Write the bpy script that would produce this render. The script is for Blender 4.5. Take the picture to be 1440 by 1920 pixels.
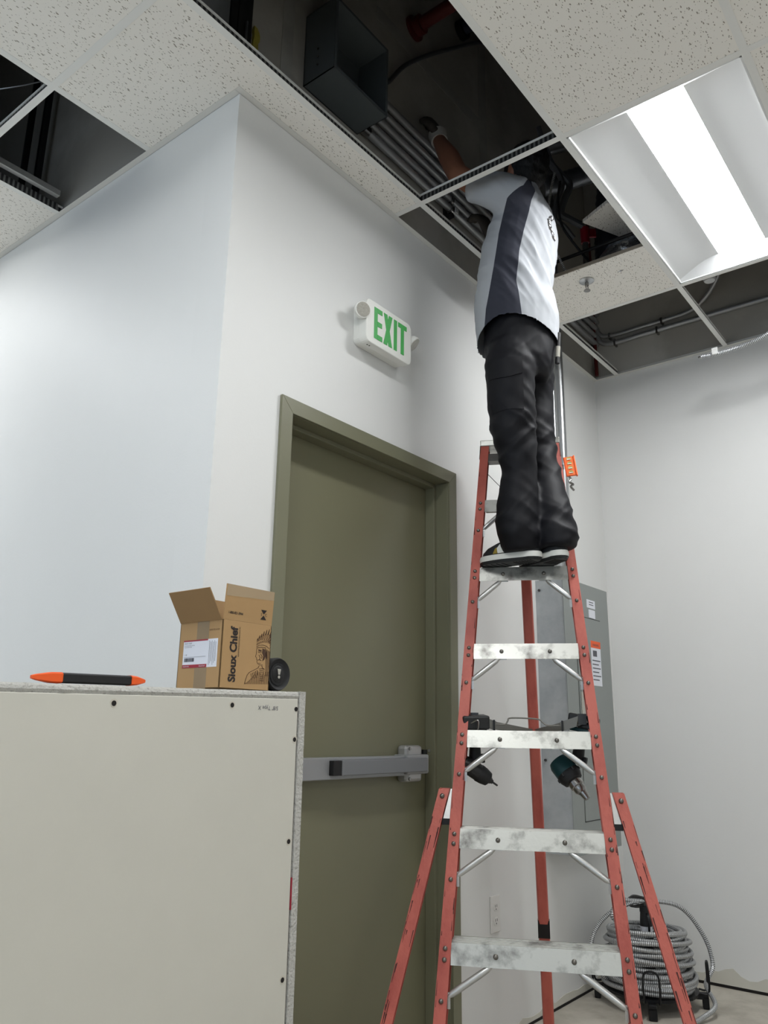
import bpy, bmesh, math, random
from mathutils import Vector, Matrix, noise
from mathutils.bvhtree import BVHTree
random.seed(7)
for o in list(bpy.data.objects): bpy.data.objects.remove(o)
scene = bpy.context.scene
COL = scene.collection
# ------------------------------------------------------------------ camera, world, exposure
CAMX = Vector((0.61773147, -0.78626292, 0.01408724))
CAMY = Vector((-0.21625279, -0.15262242, 0.96433455))
CAMF = Vector((0.75607047, 0.59874621, 0.26431122))
cam_d = bpy.data.cameras.new('camera'); cam = bpy.data.objects.new('camera', cam_d); COL.objects.link(cam)
cam_d.sensor_fit = 'HORIZONTAL'; cam_d.sensor_width = 36.0; cam_d.lens = 1493.486 / 1440 * 36
cam_d.clip_start = 0.05; cam_d.clip_end = 60
m4 = Matrix.Identity(4)
for i in range(3):
    m4[i][0], m4[i][1], m4[i][2] = CAMX[i], CAMY[i], -CAMF[i]
m4[0][3], m4[1][3], m4[2][3] = -1.3966, -1.7395, 1.1174
cam.matrix_world = m4
scene.camera = cam
world = bpy.data.worlds.new('world'); scene.world = world; world.use_nodes = True
world.node_tree.nodes['Background'].inputs[0].default_value = (0.70, 0.84, 1.0, 1)
world.node_tree.nodes['Background'].inputs[1].default_value = 0.8
vs = scene.view_settings
vs.view_transform = 'Standard'; vs.look = 'None'; vs.gamma = 1.0; vs.use_curve_mapping = False
vs.exposure = 0.75
LAMP = 25.0        # emission of the ceiling light lenses
H = 3.1405        # underside of the ceiling grid
# ------------------------------------------------------------------ materials
def lin(c):
    return tuple((x / 12.92 if x <= 0.04045 else ((x + 0.055) / 1.055) ** 2.4) for x in (v / 255 for v in c))
MATS = {}
def mat(name, rgb, rough=0.5, metal=0.0, var=0.0, vscale=6.0, bump=0.0, bscale=80.0, spec=0.5, var2=None, emit=None, stretch=None, alpha=None, trans=0.0):
    """plain surface with optional noise variation, second stain colour and bump"""
    m = bpy.data.materials.new(name); MATS[name] = m; m.use_nodes = True
    nt = m.node_tree; N = nt.nodes; Lk = nt.links
    b = N['Principled BSDF']; c = lin(rgb)
    b.inputs['Base Color'].default_value = (*c, 1); b.inputs['Roughness'].default_value = rough
    b.inputs['Metallic'].default_value = metal; b.inputs['Specular IOR Level'].default_value = spec
    if trans: b.inputs['Transmission Weight'].default_value = trans
    if alpha is not None: b.inputs['Alpha'].default_value = alpha
    if emit: b.inputs['Emission Color'].default_value = (*lin(emit[0]), 1); b.inputs['Emission Strength'].default_value = emit[1]
    if var or var2 or bump:
        tc = N.new('ShaderNodeTexCoord'); src = tc.outputs['Object']
        if stretch:
            mp = N.new('ShaderNodeMapping'); mp.inputs['Scale'].default_value = stretch
            Lk.new(src, mp.inputs['Vector']); src = mp.outputs['Vector']
    if var or var2:
        n1 = N.new('ShaderNodeTexNoise'); n1.inputs['Scale'].default_value = vscale; n1.inputs['Detail'].default_value = 6
        n1.inputs['Roughness'].default_value = 0.6
        Lk.new(src, n1.inputs['Vector'])
        cr = N.new('ShaderNodeValToRGB'); Lk.new(n1.outputs['Fac'], cr.inputs['Fac'])
        lo = tuple(max(0, x * (1 - var)) for x in c); hi = tuple(min(1, x * (1 + var)) for x in c)
        if var2:
            lo = lin(var2[0]); cr.color_ramp.elements[0].position = var2[1]; cr.color_ramp.elements[1].position = var2[2]
        else:
            cr.color_ramp.elements[0].position = 0.3; cr.color_ramp.elements[1].position = 0.7
        cr.color_ramp.elements[0].color = (*lo, 1); cr.color_ramp.elements[1].color = (*hi, 1)
        Lk.new(cr.outputs['Color'], b.inputs['Base Color'])
    if bump:
        n2 = N.new('ShaderNodeTexNoise'); n2.inputs['Scale'].default_value = bscale; n2.inputs['Detail'].default_value = 4
        Lk.new(src, n2.inputs['Vector'])
        bp = N.new('ShaderNodeBump'); bp.inputs['Strength'].default_value = bump; bp.inputs['Distance'].default_value = 0.004
        Lk.new(n2.outputs['Fac'], bp.inputs['Height']); Lk.new(bp.outputs['Normal'], b.inputs['Normal'])
    return m
mat('paint', (226, 226, 224), 0.55, var=0.015, vscale=1.5, bump=0.05, bscale=150)
mat('paint_shade', (222, 222, 220), 0.6, var=0.015, vscale=1.5)
mat('board', (162, 158, 150), 0.9, var2=((182, 179, 172), 0.40, 0.52), vscale=1.3)       # raw drywall above the ceiling
mat('board_mud', (158, 156, 150), 0.9, var=0.1)
mat('drywall_face', (205, 202, 191), 0.8, var=0.03, vscale=3, bump=0.03, bscale=30)
mat('gypsum', (188, 186, 180), 0.95, var2=((138, 134, 128), 0.28, 0.45), vscale=140, bump=0.9, bscale=160)
mat('paper_edge', (200, 194, 180), 0.9)
mat('tee_white', (234, 233, 228), 0.45)
mat('angle_white', (222, 220, 214), 0.5, var=0.02)
mat('white_gloss', (225, 226, 225), 0.45)
mat('reflector', (222, 223, 223), 0.5)
mat('sign_white', (236, 236, 230), 0.4)
mat('sign_green', (72, 172, 86), 0.5)
mat('sign_green_dark', (30, 90, 40), 0.6)
mat('lens_grey', (175, 172, 162), 0.15, var=0.15, vscale=200)
mat('olive', (120, 119, 97), 0.42, var=0.03, vscale=2, bump=0.03, bscale=250)
mat('olive_door', (120, 118, 94), 0.38, var=0.04, vscale=1.5, bump=0.03, bscale=250)
mat('bar_grey', (158, 160, 162), 0.38, metal=0.35)
mat('bar_grey2', (128, 130, 134), 0.42, metal=0.3)
mat('cast_alu', (180, 180, 180), 0.3, metal=0.55, bump=0.1, bscale=200)
mat('black', (14, 14, 16), 0.5)
mat('black_matte', (10, 10, 11), 0.85)
mat('black_rubber', (22, 22, 24), 0.6)
mat('black_steel', (20, 20, 22), 0.4, metal=0.3)
mat('fiberglass', (184, 92, 78), 0.5, var2=((156, 66, 56), 0.28, 0.55), vscale=9, bump=0.25, bscale=120, stretch=(1, 1, 0.5))
mat('fiberglass_inner', (150, 42, 34), 0.6, var=0.1)
mat('alu', (196, 196, 190), 0.40, metal=0.6, var2=((120, 118, 114), 0.30, 0.52), vscale=16, bump=0.08, bscale=90)
mat('alu_plain', (196, 196, 194), 0.35, metal=0.75, var=0.08, vscale=20)
mat('alu_dark', (110, 108, 104), 0.45, metal=0.6, var=0.15, vscale=20)
mat('rivet', (120, 116, 110), 0.35, metal=0.8, var=0.2, vscale=30)
mat('spreader', (122, 120, 114), 0.5, metal=0.5, var=0.08)
mat('galv', (176, 180, 182), 0.42, metal=0.2, var2=((158, 163, 166), 0.36, 0.62), vscale=9)
mat('panel_grey', (138, 143, 140), 0.42, var=0.02)
mat('panel_gap', (52, 54, 54), 0.7)
mat('emt', (186, 188, 190), 0.3, metal=0.9)
mat('emt_dull', (176, 177, 178), 0.36, metal=0.6, var=0.06, vscale=12)
mat('jbox', (96, 102, 104), 0.45, metal=0.2, var=0.03)
mat('jbox_in', (60, 64, 68), 0.5, metal=0.2)
mat('card', (176, 141, 96), 0.75, var=0.04, vscale=8)
mat('card_in', (148, 116, 76), 0.8, var=0.05, vscale=8)
mat('card_edge', (150, 122, 86), 0.85)
mat('ink', (38, 30, 28), 0.7)
mat('ink_brown', (74, 50, 34), 0.8)
mat('label_white', (226, 228, 236), 0.4)
mat('label_red', (158, 36, 54), 0.5)
mat('label_ink', (84, 84, 92), 0.6)
mat('tape', (214, 196, 166), 0.12, alpha=0.3)
mat('orange', (238, 92, 26), 0.45)
mat('orange_metal', (224, 98, 36), 0.35, metal=0.2)
mat('vial', (214, 200, 120), 0.2)
mat('teal', (14, 62, 66), 0.45)
mat('steel', (150, 148, 146), 0.25, metal=0.95)
mat('steel_dark', (70, 70, 70), 0.35, metal=0.8)
mat('concrete', (190, 184, 172), 0.85, var2=((158, 152, 140), 0.3, 0.6), vscale=5, bump=0.3, bscale=60)
mat('deck', (30, 31, 34), 0.9)
mat('pipe_red', (92, 28, 24), 0.5)
mat('pipe_blue', (40, 44, 60), 0.6)
mat('red_plastic', (150, 24, 42), 0.4)
mat('duct', (120, 122, 126), 0.35, metal=0.7, var=0.15, vscale=30)
mat('duct_dark', (34, 36, 46), 0.5)
mat('foil', (170, 172, 176), 0.22, metal=0.9, bump=1.0, bscale=60)
mat('plastic_wrap', (150, 155, 160), 0.2, var=0.3, vscale=30)
mat('wood', (150, 104, 66), 0.7, var=0.15, vscale=20)
mat('tile_core', (150, 140, 126), 0.95, var=0.1, vscale=60)
mat('insulation', (150, 138, 52), 0.95, var=0.15, vscale=40, bump=0.8)
mat('cable_black', (28, 28, 30), 0.5)
mat('cable_grey', (96, 97, 100), 0.45, metal=0.4)
mat('outlet_white', (224, 222, 218), 0.4)
mat('hole', (24, 20, 18), 0.9)
mat('scuff', (72, 36, 32), 0.8)
mat('skin', (150, 100, 76), 0.55, var=0.05, vscale=15, bump=0.05, bscale=200)
mat('hair', (16, 14, 14), 0.6, bump=0.8, bscale=160, stretch=(1, 1, 0.3))
mat('shirt_grey', (172, 175, 180), 0.85, var=0.015, vscale=8, bump=0.12, bscale=500)
mat('shirt_navy', (48, 50, 62), 0.85, var=0.04, vscale=8, bump=0.12, bscale=500)
mat('trouser', (17, 17, 22), 0.6, var=0.03, vscale=8, bump=0.05, bscale=600, spec=0.22)
mat('glove_white', (190, 186, 178), 0.85)
mat('glove_dark', (62, 56, 50), 0.85, var=0.2, vscale=40)
mat('shoe_white', (222, 222, 216), 0.5)
mat('shoe_dark', (30, 32, 34), 0.6)
mat('shoe_grey', (70, 72, 72), 0.6)
mat('shoe_gold', (150, 130, 50), 0.5)
mat('tool_black', (26, 26, 28), 0.4)
mat('tag_white', (225, 225, 222), 0.4)

def ramp(N, Lk, sock, p0, c0, p1, c1):
    cr = N.new('ShaderNodeValToRGB'); Lk.new(sock, cr.inputs['Fac'])
    cr.color_ramp.elements[0].position = p0; cr.color_ramp.elements[0].color = c0
    cr.color_ramp.elements[1].position = p1; cr.color_ramp.elements[1].color = c1
    return cr.outputs['Color']
def tile_material():
    m = bpy.data.materials.new('acoustic_tile'); MATS['tile'] = m; m.use_nodes = True
    nt = m.node_tree; N = nt.nodes; Lk = nt.links; b = N['Principled BSDF']; b.inputs['Roughness'].default_value = 0.95
    tc = N.new('ShaderNodeTexCoord'); oi = N.new('ShaderNodeObjectInfo')
    sc = N.new('ShaderNodeVectorMath'); sc.operation = 'SCALE'; sc.inputs[0].default_value = (31.7, 17.3, 0); Lk.new(oi.outputs['Random'], sc.inputs['Scale'])
    ad = N.new('ShaderNodeVectorMath'); ad.operation = 'ADD'; Lk.new(tc.outputs['Object'], ad.inputs[0]); Lk.new(sc.outputs[0], ad.inputs[1])
    wob = N.new('ShaderNodeTexNoise'); wob.inputs['Scale'].default_value = 30; Lk.new(ad.outputs[0], wob.inputs['Vector'])
    mw = N.new('ShaderNodeVectorMath'); mw.operation = 'MULTIPLY_ADD'; Lk.new(wob.outputs['Color'], mw.inputs[0]); mw.inputs[1].default_value = (0.012, 0.012, 0); Lk.new(ad.outputs[0], mw.inputs[2])
    acc = None
    for i, (rz, sx, sy) in enumerate(((0.4, 34, 92), (1.5, 40, 100), (2.5, 30, 84), (0.9, 60, 120))):
        mp = N.new('ShaderNodeMapping'); mp.vector_type = 'TEXTURE' if False else 'POINT'
        mp.inputs['Rotation'].default_value = (0, 0, rz); mp.inputs['Scale'].default_value = (sx, sy, 1); mp.inputs['Location'].default_value = (3.1 * i, 7.7 * i, 0)
        Lk.new(mw.outputs[0], mp.inputs['Vector'])
        vo = N.new('ShaderNodeTexVoronoi'); vo.voronoi_dimensions = '2D'; vo.inputs['Scale'].default_value = 1.0; Lk.new(mp.outputs[0], vo.inputs['Vector'])
        sep = N.new('ShaderNodeSeparateColor'); Lk.new(vo.outputs['Color'], sep.inputs[0])
        th = N.new('ShaderNodeMath'); th.operation = 'MULTIPLY_ADD'; Lk.new(sep.outputs[0], th.inputs[0]); th.inputs[1].default_value = 0.40; th.inputs[2].default_value = -0.235
        lt = N.new('ShaderNodeMath'); lt.operation = 'LESS_THAN'; Lk.new(vo.outputs['Distance'], lt.inputs[0]); Lk.new(th.outputs[0], lt.inputs[1])
        if acc is None: acc = lt.outputs[0]
        else:
            mx = N.new('ShaderNodeMath'); mx.operation = 'MAXIMUM'; Lk.new(acc, mx.inputs[0]); Lk.new(lt.outputs[0], mx.inputs[1]); acc = mx.outputs[0]
    col = ramp(N, Lk, acc, 0, (*lin((243, 239, 231)), 1), 1, (*lin((158, 150, 138)), 1))
    Lk.new(col, b.inputs['Base Color'])
    inv = N.new('ShaderNodeMath'); inv.operation = 'SUBTRACT'; inv.inputs[0].default_value = 1; Lk.new(acc, inv.inputs[1])
    bp = N.new('ShaderNodeBump'); bp.inputs['Strength'].default_value = 0.5; bp.inputs['Distance'].default_value = 0.003; Lk.new(inv.outputs[0], bp.inputs['Height']); Lk.new(bp.outputs['Normal'], b.inputs['Normal'])
tile_material()
def web_material():
    """galvanised tee web with punched slots"""
    m = bpy.data.materials.new('tee_web'); MATS['tee_web'] = m; m.use_nodes = True
    nt = m.node_tree; N = nt.nodes; Lk = nt.links; b = N['Principled BSDF']; b.inputs['Roughness'].default_value = 0.4; b.inputs['Metallic'].default_value = 0.5
    tc = N.new('ShaderNodeTexCoord')
    ma = N.new('ShaderNodeSeparateXYZ'); Lk.new(tc.outputs['Object'], ma.inputs[0])
    add = N.new('ShaderNodeMath'); add.operation = 'ADD'; Lk.new(ma.outputs[0], add.inputs[0]); Lk.new(ma.outputs[1], add.inputs[1])
    mu = N.new('ShaderNodeMath'); mu.operation = 'MULTIPLY'; Lk.new(add.outputs[0], mu.inputs[0]); mu.inputs[1].default_value = 55.0
    fr = N.new('ShaderNodeMath'); fr.operation = 'FRACT'; Lk.new(mu.outputs[0], fr.inputs[0])
    gt = N.new('ShaderNodeMath'); gt.operation = 'GREATER_THAN'; Lk.new(fr.outputs[0], gt.inputs[0]); gt.inputs[1].default_value = 0.55
    Lk.new(ramp(N, Lk, gt.outputs[0], 0, (*lin((46, 46, 46)), 1), 1, (*lin((120, 120, 118)), 1)), b.inputs['Base Color'])
web_material()
def armour_material():
    """interlocked armour of metal-clad cable: ridges along the cable (UV.x runs along it)"""
    m = bpy.data.materials.new('armour'); MATS['armour'] = m; m.use_nodes = True
    nt = m.node_tree; N = nt.nodes; Lk = nt.links; b = N['Principled BSDF']; b.inputs['Roughness'].default_value = 0.32; b.inputs['Metallic'].default_value = 0.5
    uv = N.new('ShaderNodeUVMap'); sp = N.new('ShaderNodeSeparateXYZ'); Lk.new(uv.outputs[0], sp.inputs[0])
    mu = N.new('ShaderNodeMath'); mu.operation = 'MULTIPLY'; Lk.new(sp.outputs[0], mu.inputs[0]); mu.inputs[1].default_value = 2 * math.pi / 0.0075
    sn = N.new('ShaderNodeMath'); sn.operation = 'SINE'; Lk.new(mu.outputs[0], sn.inputs[0])
    mr = N.new('ShaderNodeMapRange'); Lk.new(sn.outputs[0], mr.inputs[0]); mr.inputs[1].default_value = -1; mr.inputs[2].default_value = 1
    Lk.new(ramp(N, Lk, mr.outputs[0], 0.1, (*lin((96, 97, 98)), 1), 0.6, (*lin((206, 207, 208)), 1)), b.inputs['Base Color'])
    bp = N.new('ShaderNodeBump'); bp.inputs['Strength'].default_value = 0.7; bp.inputs['Distance'].default_value = 0.0015; Lk.new(mr.outputs[0], bp.inputs['Height']); Lk.new(bp.outputs['Normal'], b.inputs['Normal'])
armour_material()
# emissive lens
mat('lens_on', (255, 255, 252), 0.5, emit=((252, 254, 255), LAMP))
# ------------------------------------------------------------------ mesh helpers
def V(*a): return Vector(a)
def perp(d):
    d = d.normalized(); a = V(0, 0, 1) if abs(d.z) < 0.9 else V(1, 0, 0)
    u = d.cross(a).normalized(); return u, d.cross(u).normalized()
class MB:
    def __init__(s): s.v = []; s.f = []; s.m = []; s.uv = None
    def add(s, vs, fs, mi=0):
        n = len(s.v); s.v += [Vector(p) for p in vs]
        for f in fs: s.f.append(tuple(i + n for i in f)); s.m.append(mi)
        return s
    def box(s, lo, hi, mi=0):
        (x0, y0, z0), (x1, y1, z1) = lo, hi
        return s.add([(x0, y0, z0), (x1, y0, z0), (x1, y1, z0), (x0, y1, z0), (x0, y0, z1), (x1, y0, z1), (x1, y1, z1), (x0, y1, z1)],
                     [(3, 2, 1, 0), (4, 5, 6, 7), (0, 1, 5, 4), (1, 2, 6, 5), (2, 3, 7, 6), (3, 0, 4, 7)], mi)
    def obox(s, c, ax, ay, az, mi=0):
        c, ax, ay, az = Vector(c), Vector(ax), Vector(ay), Vector(az)
        if ax.cross(ay).dot(az) < 0: az = -az
        p = [c + ax * i + ay * j + az * k for k in (-1, 1) for (i, j) in ((-1, -1), (1, -1), (1, 1), (-1, 1))]
        return s.add(p, [(3, 2, 1, 0), (4, 5, 6, 7), (0, 1, 5, 4), (1, 2, 6, 5), (2, 3, 7, 6), (3, 0, 4, 7)], mi)
    def prism(s, poly, ext, mi=0):
        poly = [Vector(p) for p in poly]; ext = Vector(ext); n = len(poly)
        nrm = V(0, 0, 0)
        for i in range(n): nrm += poly[i].cross(poly[(i + 1) % n])
        if nrm.dot(ext) > 0: poly = poly[::-1]
        fs = [tuple(range(n)), tuple(range(2 * n - 1, n - 1, -1))] + [(i, i + n, (i + 1) % n + n, (i + 1) % n) for i in range(n)]
        fs = [fs[0], fs[1]] + [f[::-1] if False else f for f in fs[2:]]
        return s.add(poly + [p + ext for p in poly], fs, mi)
    def loft(s, rings, mi=0, cap0=True, cap1=True, closed=True):
        n = len(rings[0]); vs = [p for r in rings for p in r]; fs = []
        for k in range(len(rings) - 1):
            for i in range(n if closed else n - 1):
                j = (i + 1) % n; fs.append((k * n + i, k * n + j, (k + 1) * n + j, (k + 1) * n + i))
        if cap0: fs.append(tuple(range(n - 1, -1, -1)))
        if cap1: fs.append(tuple(range((len(rings) - 1) * n, len(rings) * n)))
        return s.add(vs, fs, mi)
    def cyl(s, p0, p1, r0, r1=None, n=12, mi=0, caps=True):
        p0, p1 = Vector(p0), Vector(p1); r1 = r0 if r1 is None else r1
        u, w = perp(p1 - p0)
        R = [[p + (u * math.cos(t) + w * math.sin(t)) * r for t in (2 * math.pi * i / n for i in range(n))] for p, r in ((p0, r0), (p1, r1))]
        if u.cross(w).dot(p1 - p0) < 0: R = [x[::-1] for x in R]
        return s.loft(R, mi, caps, caps)
    def tube(s, path, r, n=8, mi=0, closed=False, uv=False):
        path = [Vector(p) for p in path]; K = len(path)
        T = []
        for i in range(K):
            a = path[(i - 1) % K] if (closed or i) else path[0]; b = path[(i + 1) % K] if (closed or i < K - 1) else path[-1]
            T.append((b - a).normalized())
        u, w = perp(T[0]); base = len(s.v); L = 0.0; Ls = []
        rr = r if hasattr(r, '__len__') else [r] * K
        for i in range(K):
            if i: L += (path[i] - path[i - 1]).length
            Ls.append(L)
            u = (u - T[i] * u.dot(T[i])).normalized(); w = T[i].cross(u)
            for k in range(n):
                t = 2 * math.pi * k / n
                s.v.append(path[i] + (u * math.cos(t) + w * math.sin(t)) * rr[i])
        if uv and s.uv is None: s.uv = {}
        for i in range(K if closed else K - 1):
            a = i; b = (i + 1) % K; lb = Ls[b] if b else L + (path[0] - path[-1]).length
            for k in range(n):
                j = (k + 1) % n
                if uv: s.uv[len(s.f)] = [(Ls[a], 0), (Ls[a], 0), (lb, 0), (lb, 0)]
                s.f.append((base + a * n + k, base + a * n + j, base + b * n + j, base + b * n + k)); s.m.append(mi)
        if not closed:
            s.f.append(tuple(base + k for k in range(n - 1, -1, -1))); s.m.append(mi)
            s.f.append(tuple(base + (K - 1) * n + k for k in range(n))); s.m.append(mi)
        return s
    def ball(s, c, r, n=12, m=8, mi=0, ax=None):
        c = Vector(c); r = r if hasattr(r, '__len__') else (r, r, r)
        ax = ax or (V(1, 0, 0), V(0, 1, 0), V(0, 0, 1))
        P = [c - ax[2] * r[2]]
        for j in range(1, m):
            ph = -math.pi / 2 + math.pi * j / m
            for i in range(n):
                t = 2 * math.pi * i / n
                P.append(c + ax[0] * (r[0] * math.cos(ph) * math.cos(t)) + ax[1] * (r[1] * math.cos(ph) * math.sin(t)) + ax[2] * (r[2] * math.sin(ph)))
        P.append(c + ax[2] * r[2]); fs = []
        for i in range(n): fs.append((0, 1 + (i + 1) % n, 1 + i))
        for j in range(m - 2):
            for i in range(n):
                a = 1 + j * n; fs.append((a + i, a + (i + 1) % n, a + n + (i + 1) % n, a + n + i))
        a = 1 + (m - 2) * n
        for i in range(n): fs.append((a + i, a + (i + 1) % n, len(P) - 1))
        return s.add(P, fs, mi)
    def lathe(s, prof, o, axis, n=20, mi=0):
        """prof: list of (radius, height along axis)"""
        o = Vector(o); d = Vector(axis).normalized(); u, w = perp(d)
        if u.cross(w).dot(d) < 0: w = -w
        R = [[o + d * h + (u * math.cos(t) + w * math.sin(t)) * max(r, 1e-5) for t in (2 * math.pi * i / n for i in range(n))] for r, h in prof]
        return s.loft(R, mi)
    def build(s, name, mats, parent=None, smooth=False, bevel=0.0, kind=None, label=None, angle=40, sub=0):
        if isinstance(mats, str): mats = [mats]
        if parent is not None: org = Vector(parent['_o'])
        else:
            xs = [p.x for p in s.v]; ys = [p.y for p in s.v]; zs = [p.z for p in s.v]
            org = V((min(xs) + max(xs)) / 2, (min(ys) + max(ys)) / 2, min(zs))
        me = bpy.data.meshes.new(name); me.from_pydata([tuple(p - org) for p in s.v], [], s.f)
        for k in mats: me.materials.append(MATS[k])
        me.polygons.foreach_set('material_index', s.m)
        if s.uv:
            ul = me.uv_layers.new(name='UVMap')
            for fi, co in s.uv.items():
                p = me.polygons[fi]
                for q, li in enumerate(p.loop_indices): ul.data[li].uv = co[q]
        if smooth:
            me.polygons.foreach_set('use_smooth', [True] * len(me.polygons))
            me.set_sharp_from_angle(angle=math.radians(angle))
        me.update()
        o = bpy.data.objects.new(name, me); COL.objects.link(o)
        if parent is not None: o.parent = parent
        else: o.location = org
        o['_o'] = tuple(org)
        if bevel:
            bm = o.modifiers.new('bevel', 'BEVEL'); bm.width = bevel; bm.segments = 2; bm.limit_method = 'ANGLE'; bm.angle_limit = math.radians(40)
        if kind: o['kind'] = kind
        if label: o['label'] = label
        return o
def thing(name, label, cat, loc=(0, 0, 0), group=None, kind=None):
    o = bpy.data.objects.new(name, None); COL.objects.link(o); o.location = loc; o.empty_display_size = 0.1
    o['_o'] = tuple(loc)
    if label: o['label'] = label
    if cat: o['category'] = cat
    if group: o['group'] = group
    if kind: o['kind'] = kind
    return o
def tag(o, label, cat, group=None):
    o['label'] = label; o['category'] = cat
    if group: o['group'] = group
    return o
def smooth_path(pts, n=8, closed=False):
    pts = [Vector(p) for p in pts]; out = []; K = len(pts)
    for i in range(K if closed else K - 1):
        p0 = pts[(i - 1) % K] if (closed or i > 0) else pts[0] * 2 - pts[1]
        p1 = pts[i]; p2 = pts[(i + 1) % K]
        p3 = pts[(i + 2) % K] if (closed or i < K - 2) else pts[-1] * 2 - pts[-2]
        for k in range(n):
            t = k / n
            out.append(0.5 * ((2 * p1) + (p2 - p0) * t + (2 * p0 - 5 * p1 + 4 * p2 - p3) * t * t + (-p0 + 3 * p1 - 3 * p2 + p3) * t ** 3))
    if not closed: out.append(pts[-1])
    return out
def text_mb(txt, size, o, right, up, mi=0, depth=0.0006, bold=0.0, sx=1.0, mb=None):
    """lettering as thin raised print; o = lower left corner"""
    cu = bpy.data.curves.new('t', 'FONT'); cu.body = txt; cu.size = size; cu.offset = bold; cu.resolution_u = 3
    ob = bpy.data.objects.new('t', cu); COL.objects.link(ob)
    dg = bpy.context.evaluated_depsgraph_get(); me = bpy.data.meshes.new_from_object(ob.evaluated_get(dg))
    mb = mb or MB(); o = Vector(o); right = Vector(right).normalized(); up = Vector(up).normalized(); n = right.cross(up)
    mb.add([o + right * (p.co.x * sx) + up * p.co.y + n * depth for p in me.vertices], [tuple(f.vertices) for f in me.polygons], mi)
    bpy.data.objects.remove(ob); bpy.data.curves.remove(cu); bpy.data.meshes.remove(me)
    return mb
def remesh(mb, voxel, smooth_it=6):
    """fuse overlapping closed shapes into one continuous surface"""
    me = bpy.data.meshes.new('r'); me.from_pydata([tuple(p) for p in mb.v], [], mb.f); me.update()
    bm = bmesh.new(); bm.from_mesh(me); bmesh.ops.recalc_face_normals(bm, faces=bm.faces); bm.to_mesh(me); bm.free()
    ob = bpy.data.objects.new('r', me); COL.objects.link(ob)
    r = ob.modifiers.new('r', 'REMESH'); r.mode = 'VOXEL'; r.voxel_size = voxel
    if smooth_it:
        sm = ob.modifiers.new('s', 'SMOOTH'); sm.factor = 0.5; sm.iterations = smooth_it
    dg = bpy.context.evaluated_depsgraph_get(); me2 = bpy.data.meshes.new_from_object(ob.evaluated_get(dg))
    out = ([p.co.copy() for p in me2.vertices], [tuple(f.vertices) for f in me2.polygons], [p.normal.copy() for p in me2.vertices])
    bpy.data.objects.remove(ob); bpy.data.meshes.remove(me); bpy.data.meshes.remove(me2)
    return out
# ================================================================== THE SETTING
XW, XE, YS, YN, ZT = -4.2, 2.808, -4.0, 3.6, 4.9       # room extents, top of plenum
def struct(o): o['kind'] = 'structure'; return o
def wall(name, boxes):
    """boxes: painted below the ceiling, bare drywall above it"""
    mb = MB()
    for (x0, y0, z0), (x1, y1, z1) in boxes:
        zm = H + 0.02
        if z0 < zm: mb.box((x0, y0, z0), (x1, y1, min(z1, zm)), 0)
        if z1 > zm: mb.box((x0, y0, max(z0, zm)), (x1, y1, z1), 1)
    o = mb.build(name, ['paint', 'board']); return struct(o)
mb = MB(); mb.box((XW - .2, YS - .2, -.1), (XE + .2, YN + .2, 0)); struct(mb.build('floor', 'concrete'))
wall_back = wall('wall_back', [((0, 0, .008), (.285, .14, ZT)), ((1.235, 0, .008), (XE + .15, .14, ZT)), ((.285, 0, 2.125), (1.235, .14, ZT))])
wall_left = wall('wall_left', [((0, .14, .008), (.14, YN + .15, ZT))])
wall_right = wall('wall_right', [((XE, YS - .15, .012), (XE + .15, 0, ZT))])
wall('wall_front', [((XW - .15, YS - .15, 0), (XE, YS, ZT))])
wall('wall_west', [((XW - .15, YS, 0), (XW, -3.4, ZT)), ((XW - .15, 3.0, 0), (XW, YN + .15, ZT)), ((XW - .15, -3.4, 2.8), (XW, 3.0, ZT)), ((XW - .15, -3.4, 0), (XW, 3.0, .25))])
mb = MB()
for y in (-3.4, -1.8, -.2, 1.4, 2.95): mb.box((XW - .1, y, .25), (XW - .05, y + .05, 2.8))
struct(mb.build('unseen_window_1', 'bar_grey2'))  # unseen window in the west wall, added to bring in bluish daylight fill
wall('wall_north', [((XW, YN, 0), (0, YN + .15, ZT))])
mb = MB(); mb.box((XW - .2, YS - .2, ZT), (XE + .2, YN + .2, ZT + .1)); struct(mb.build('ceiling_deck', 'deck'))
# taped joints and a bare strip at the foot of the walls
for nm, lo, hi, par in (('joint_tape', (1.53, -.0015, H + .03), (1.60, -.0002, ZT), wall_back), ('joint_tape', (.17, -.0015, H + .03), (.225, -.0002, ZT), wall_back),
                        ('joint_tape', (.7, -.0015, 4.05), (1.53, -.0002, 4.12), wall_back)):
    MB().box(lo, hi).build(nm, 'board_mud', par)
random.seed(3)
def ragged_strip(par, p0, p1, nrm, h0, hv, n):
    """unpainted ragged strip along the foot of a wall"""
    p0, p1, nrm = Vector(p0), Vector(p1), Vector(nrm); rings = []
    for i in range(n + 1):
        p = p0.lerp(p1, i / n); h = h0 + hv * (noise.noise(V(i * .37, p0.x, 2)) + .5 * noise.noise(V(i * 1.3, 5, p0.y)))
        h = max(.015, h)
        rings.append([p + V(0, 0, .013), p + V(0, 0, .013 + h), p + V(0, 0, .013 + h) + nrm * .0015, p + V(0, 0, .013) + nrm * .0015])
    MB().loft(rings).build('bare_strip', 'drywall_face', par)
ragged_strip(wall_right, (XE, -.15, 0), (XE, -2.2, 0), (-1, 0, 0), .05, .05, 60)
ragged_strip(wall_back, (1.3, 0, 0), (2.7, 0, 0), (0, -1, 0), .022, .02, 40)
MB().box((1.27, -.0006, .0002), (XE, .02, .011)).build('floor_gap', 'hole', wall_back)
MB().box((XE - .0006, -2.6, .0002), (XE + .02, 0, .014)).build('floor_gap', 'hole', wall_right)
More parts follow.
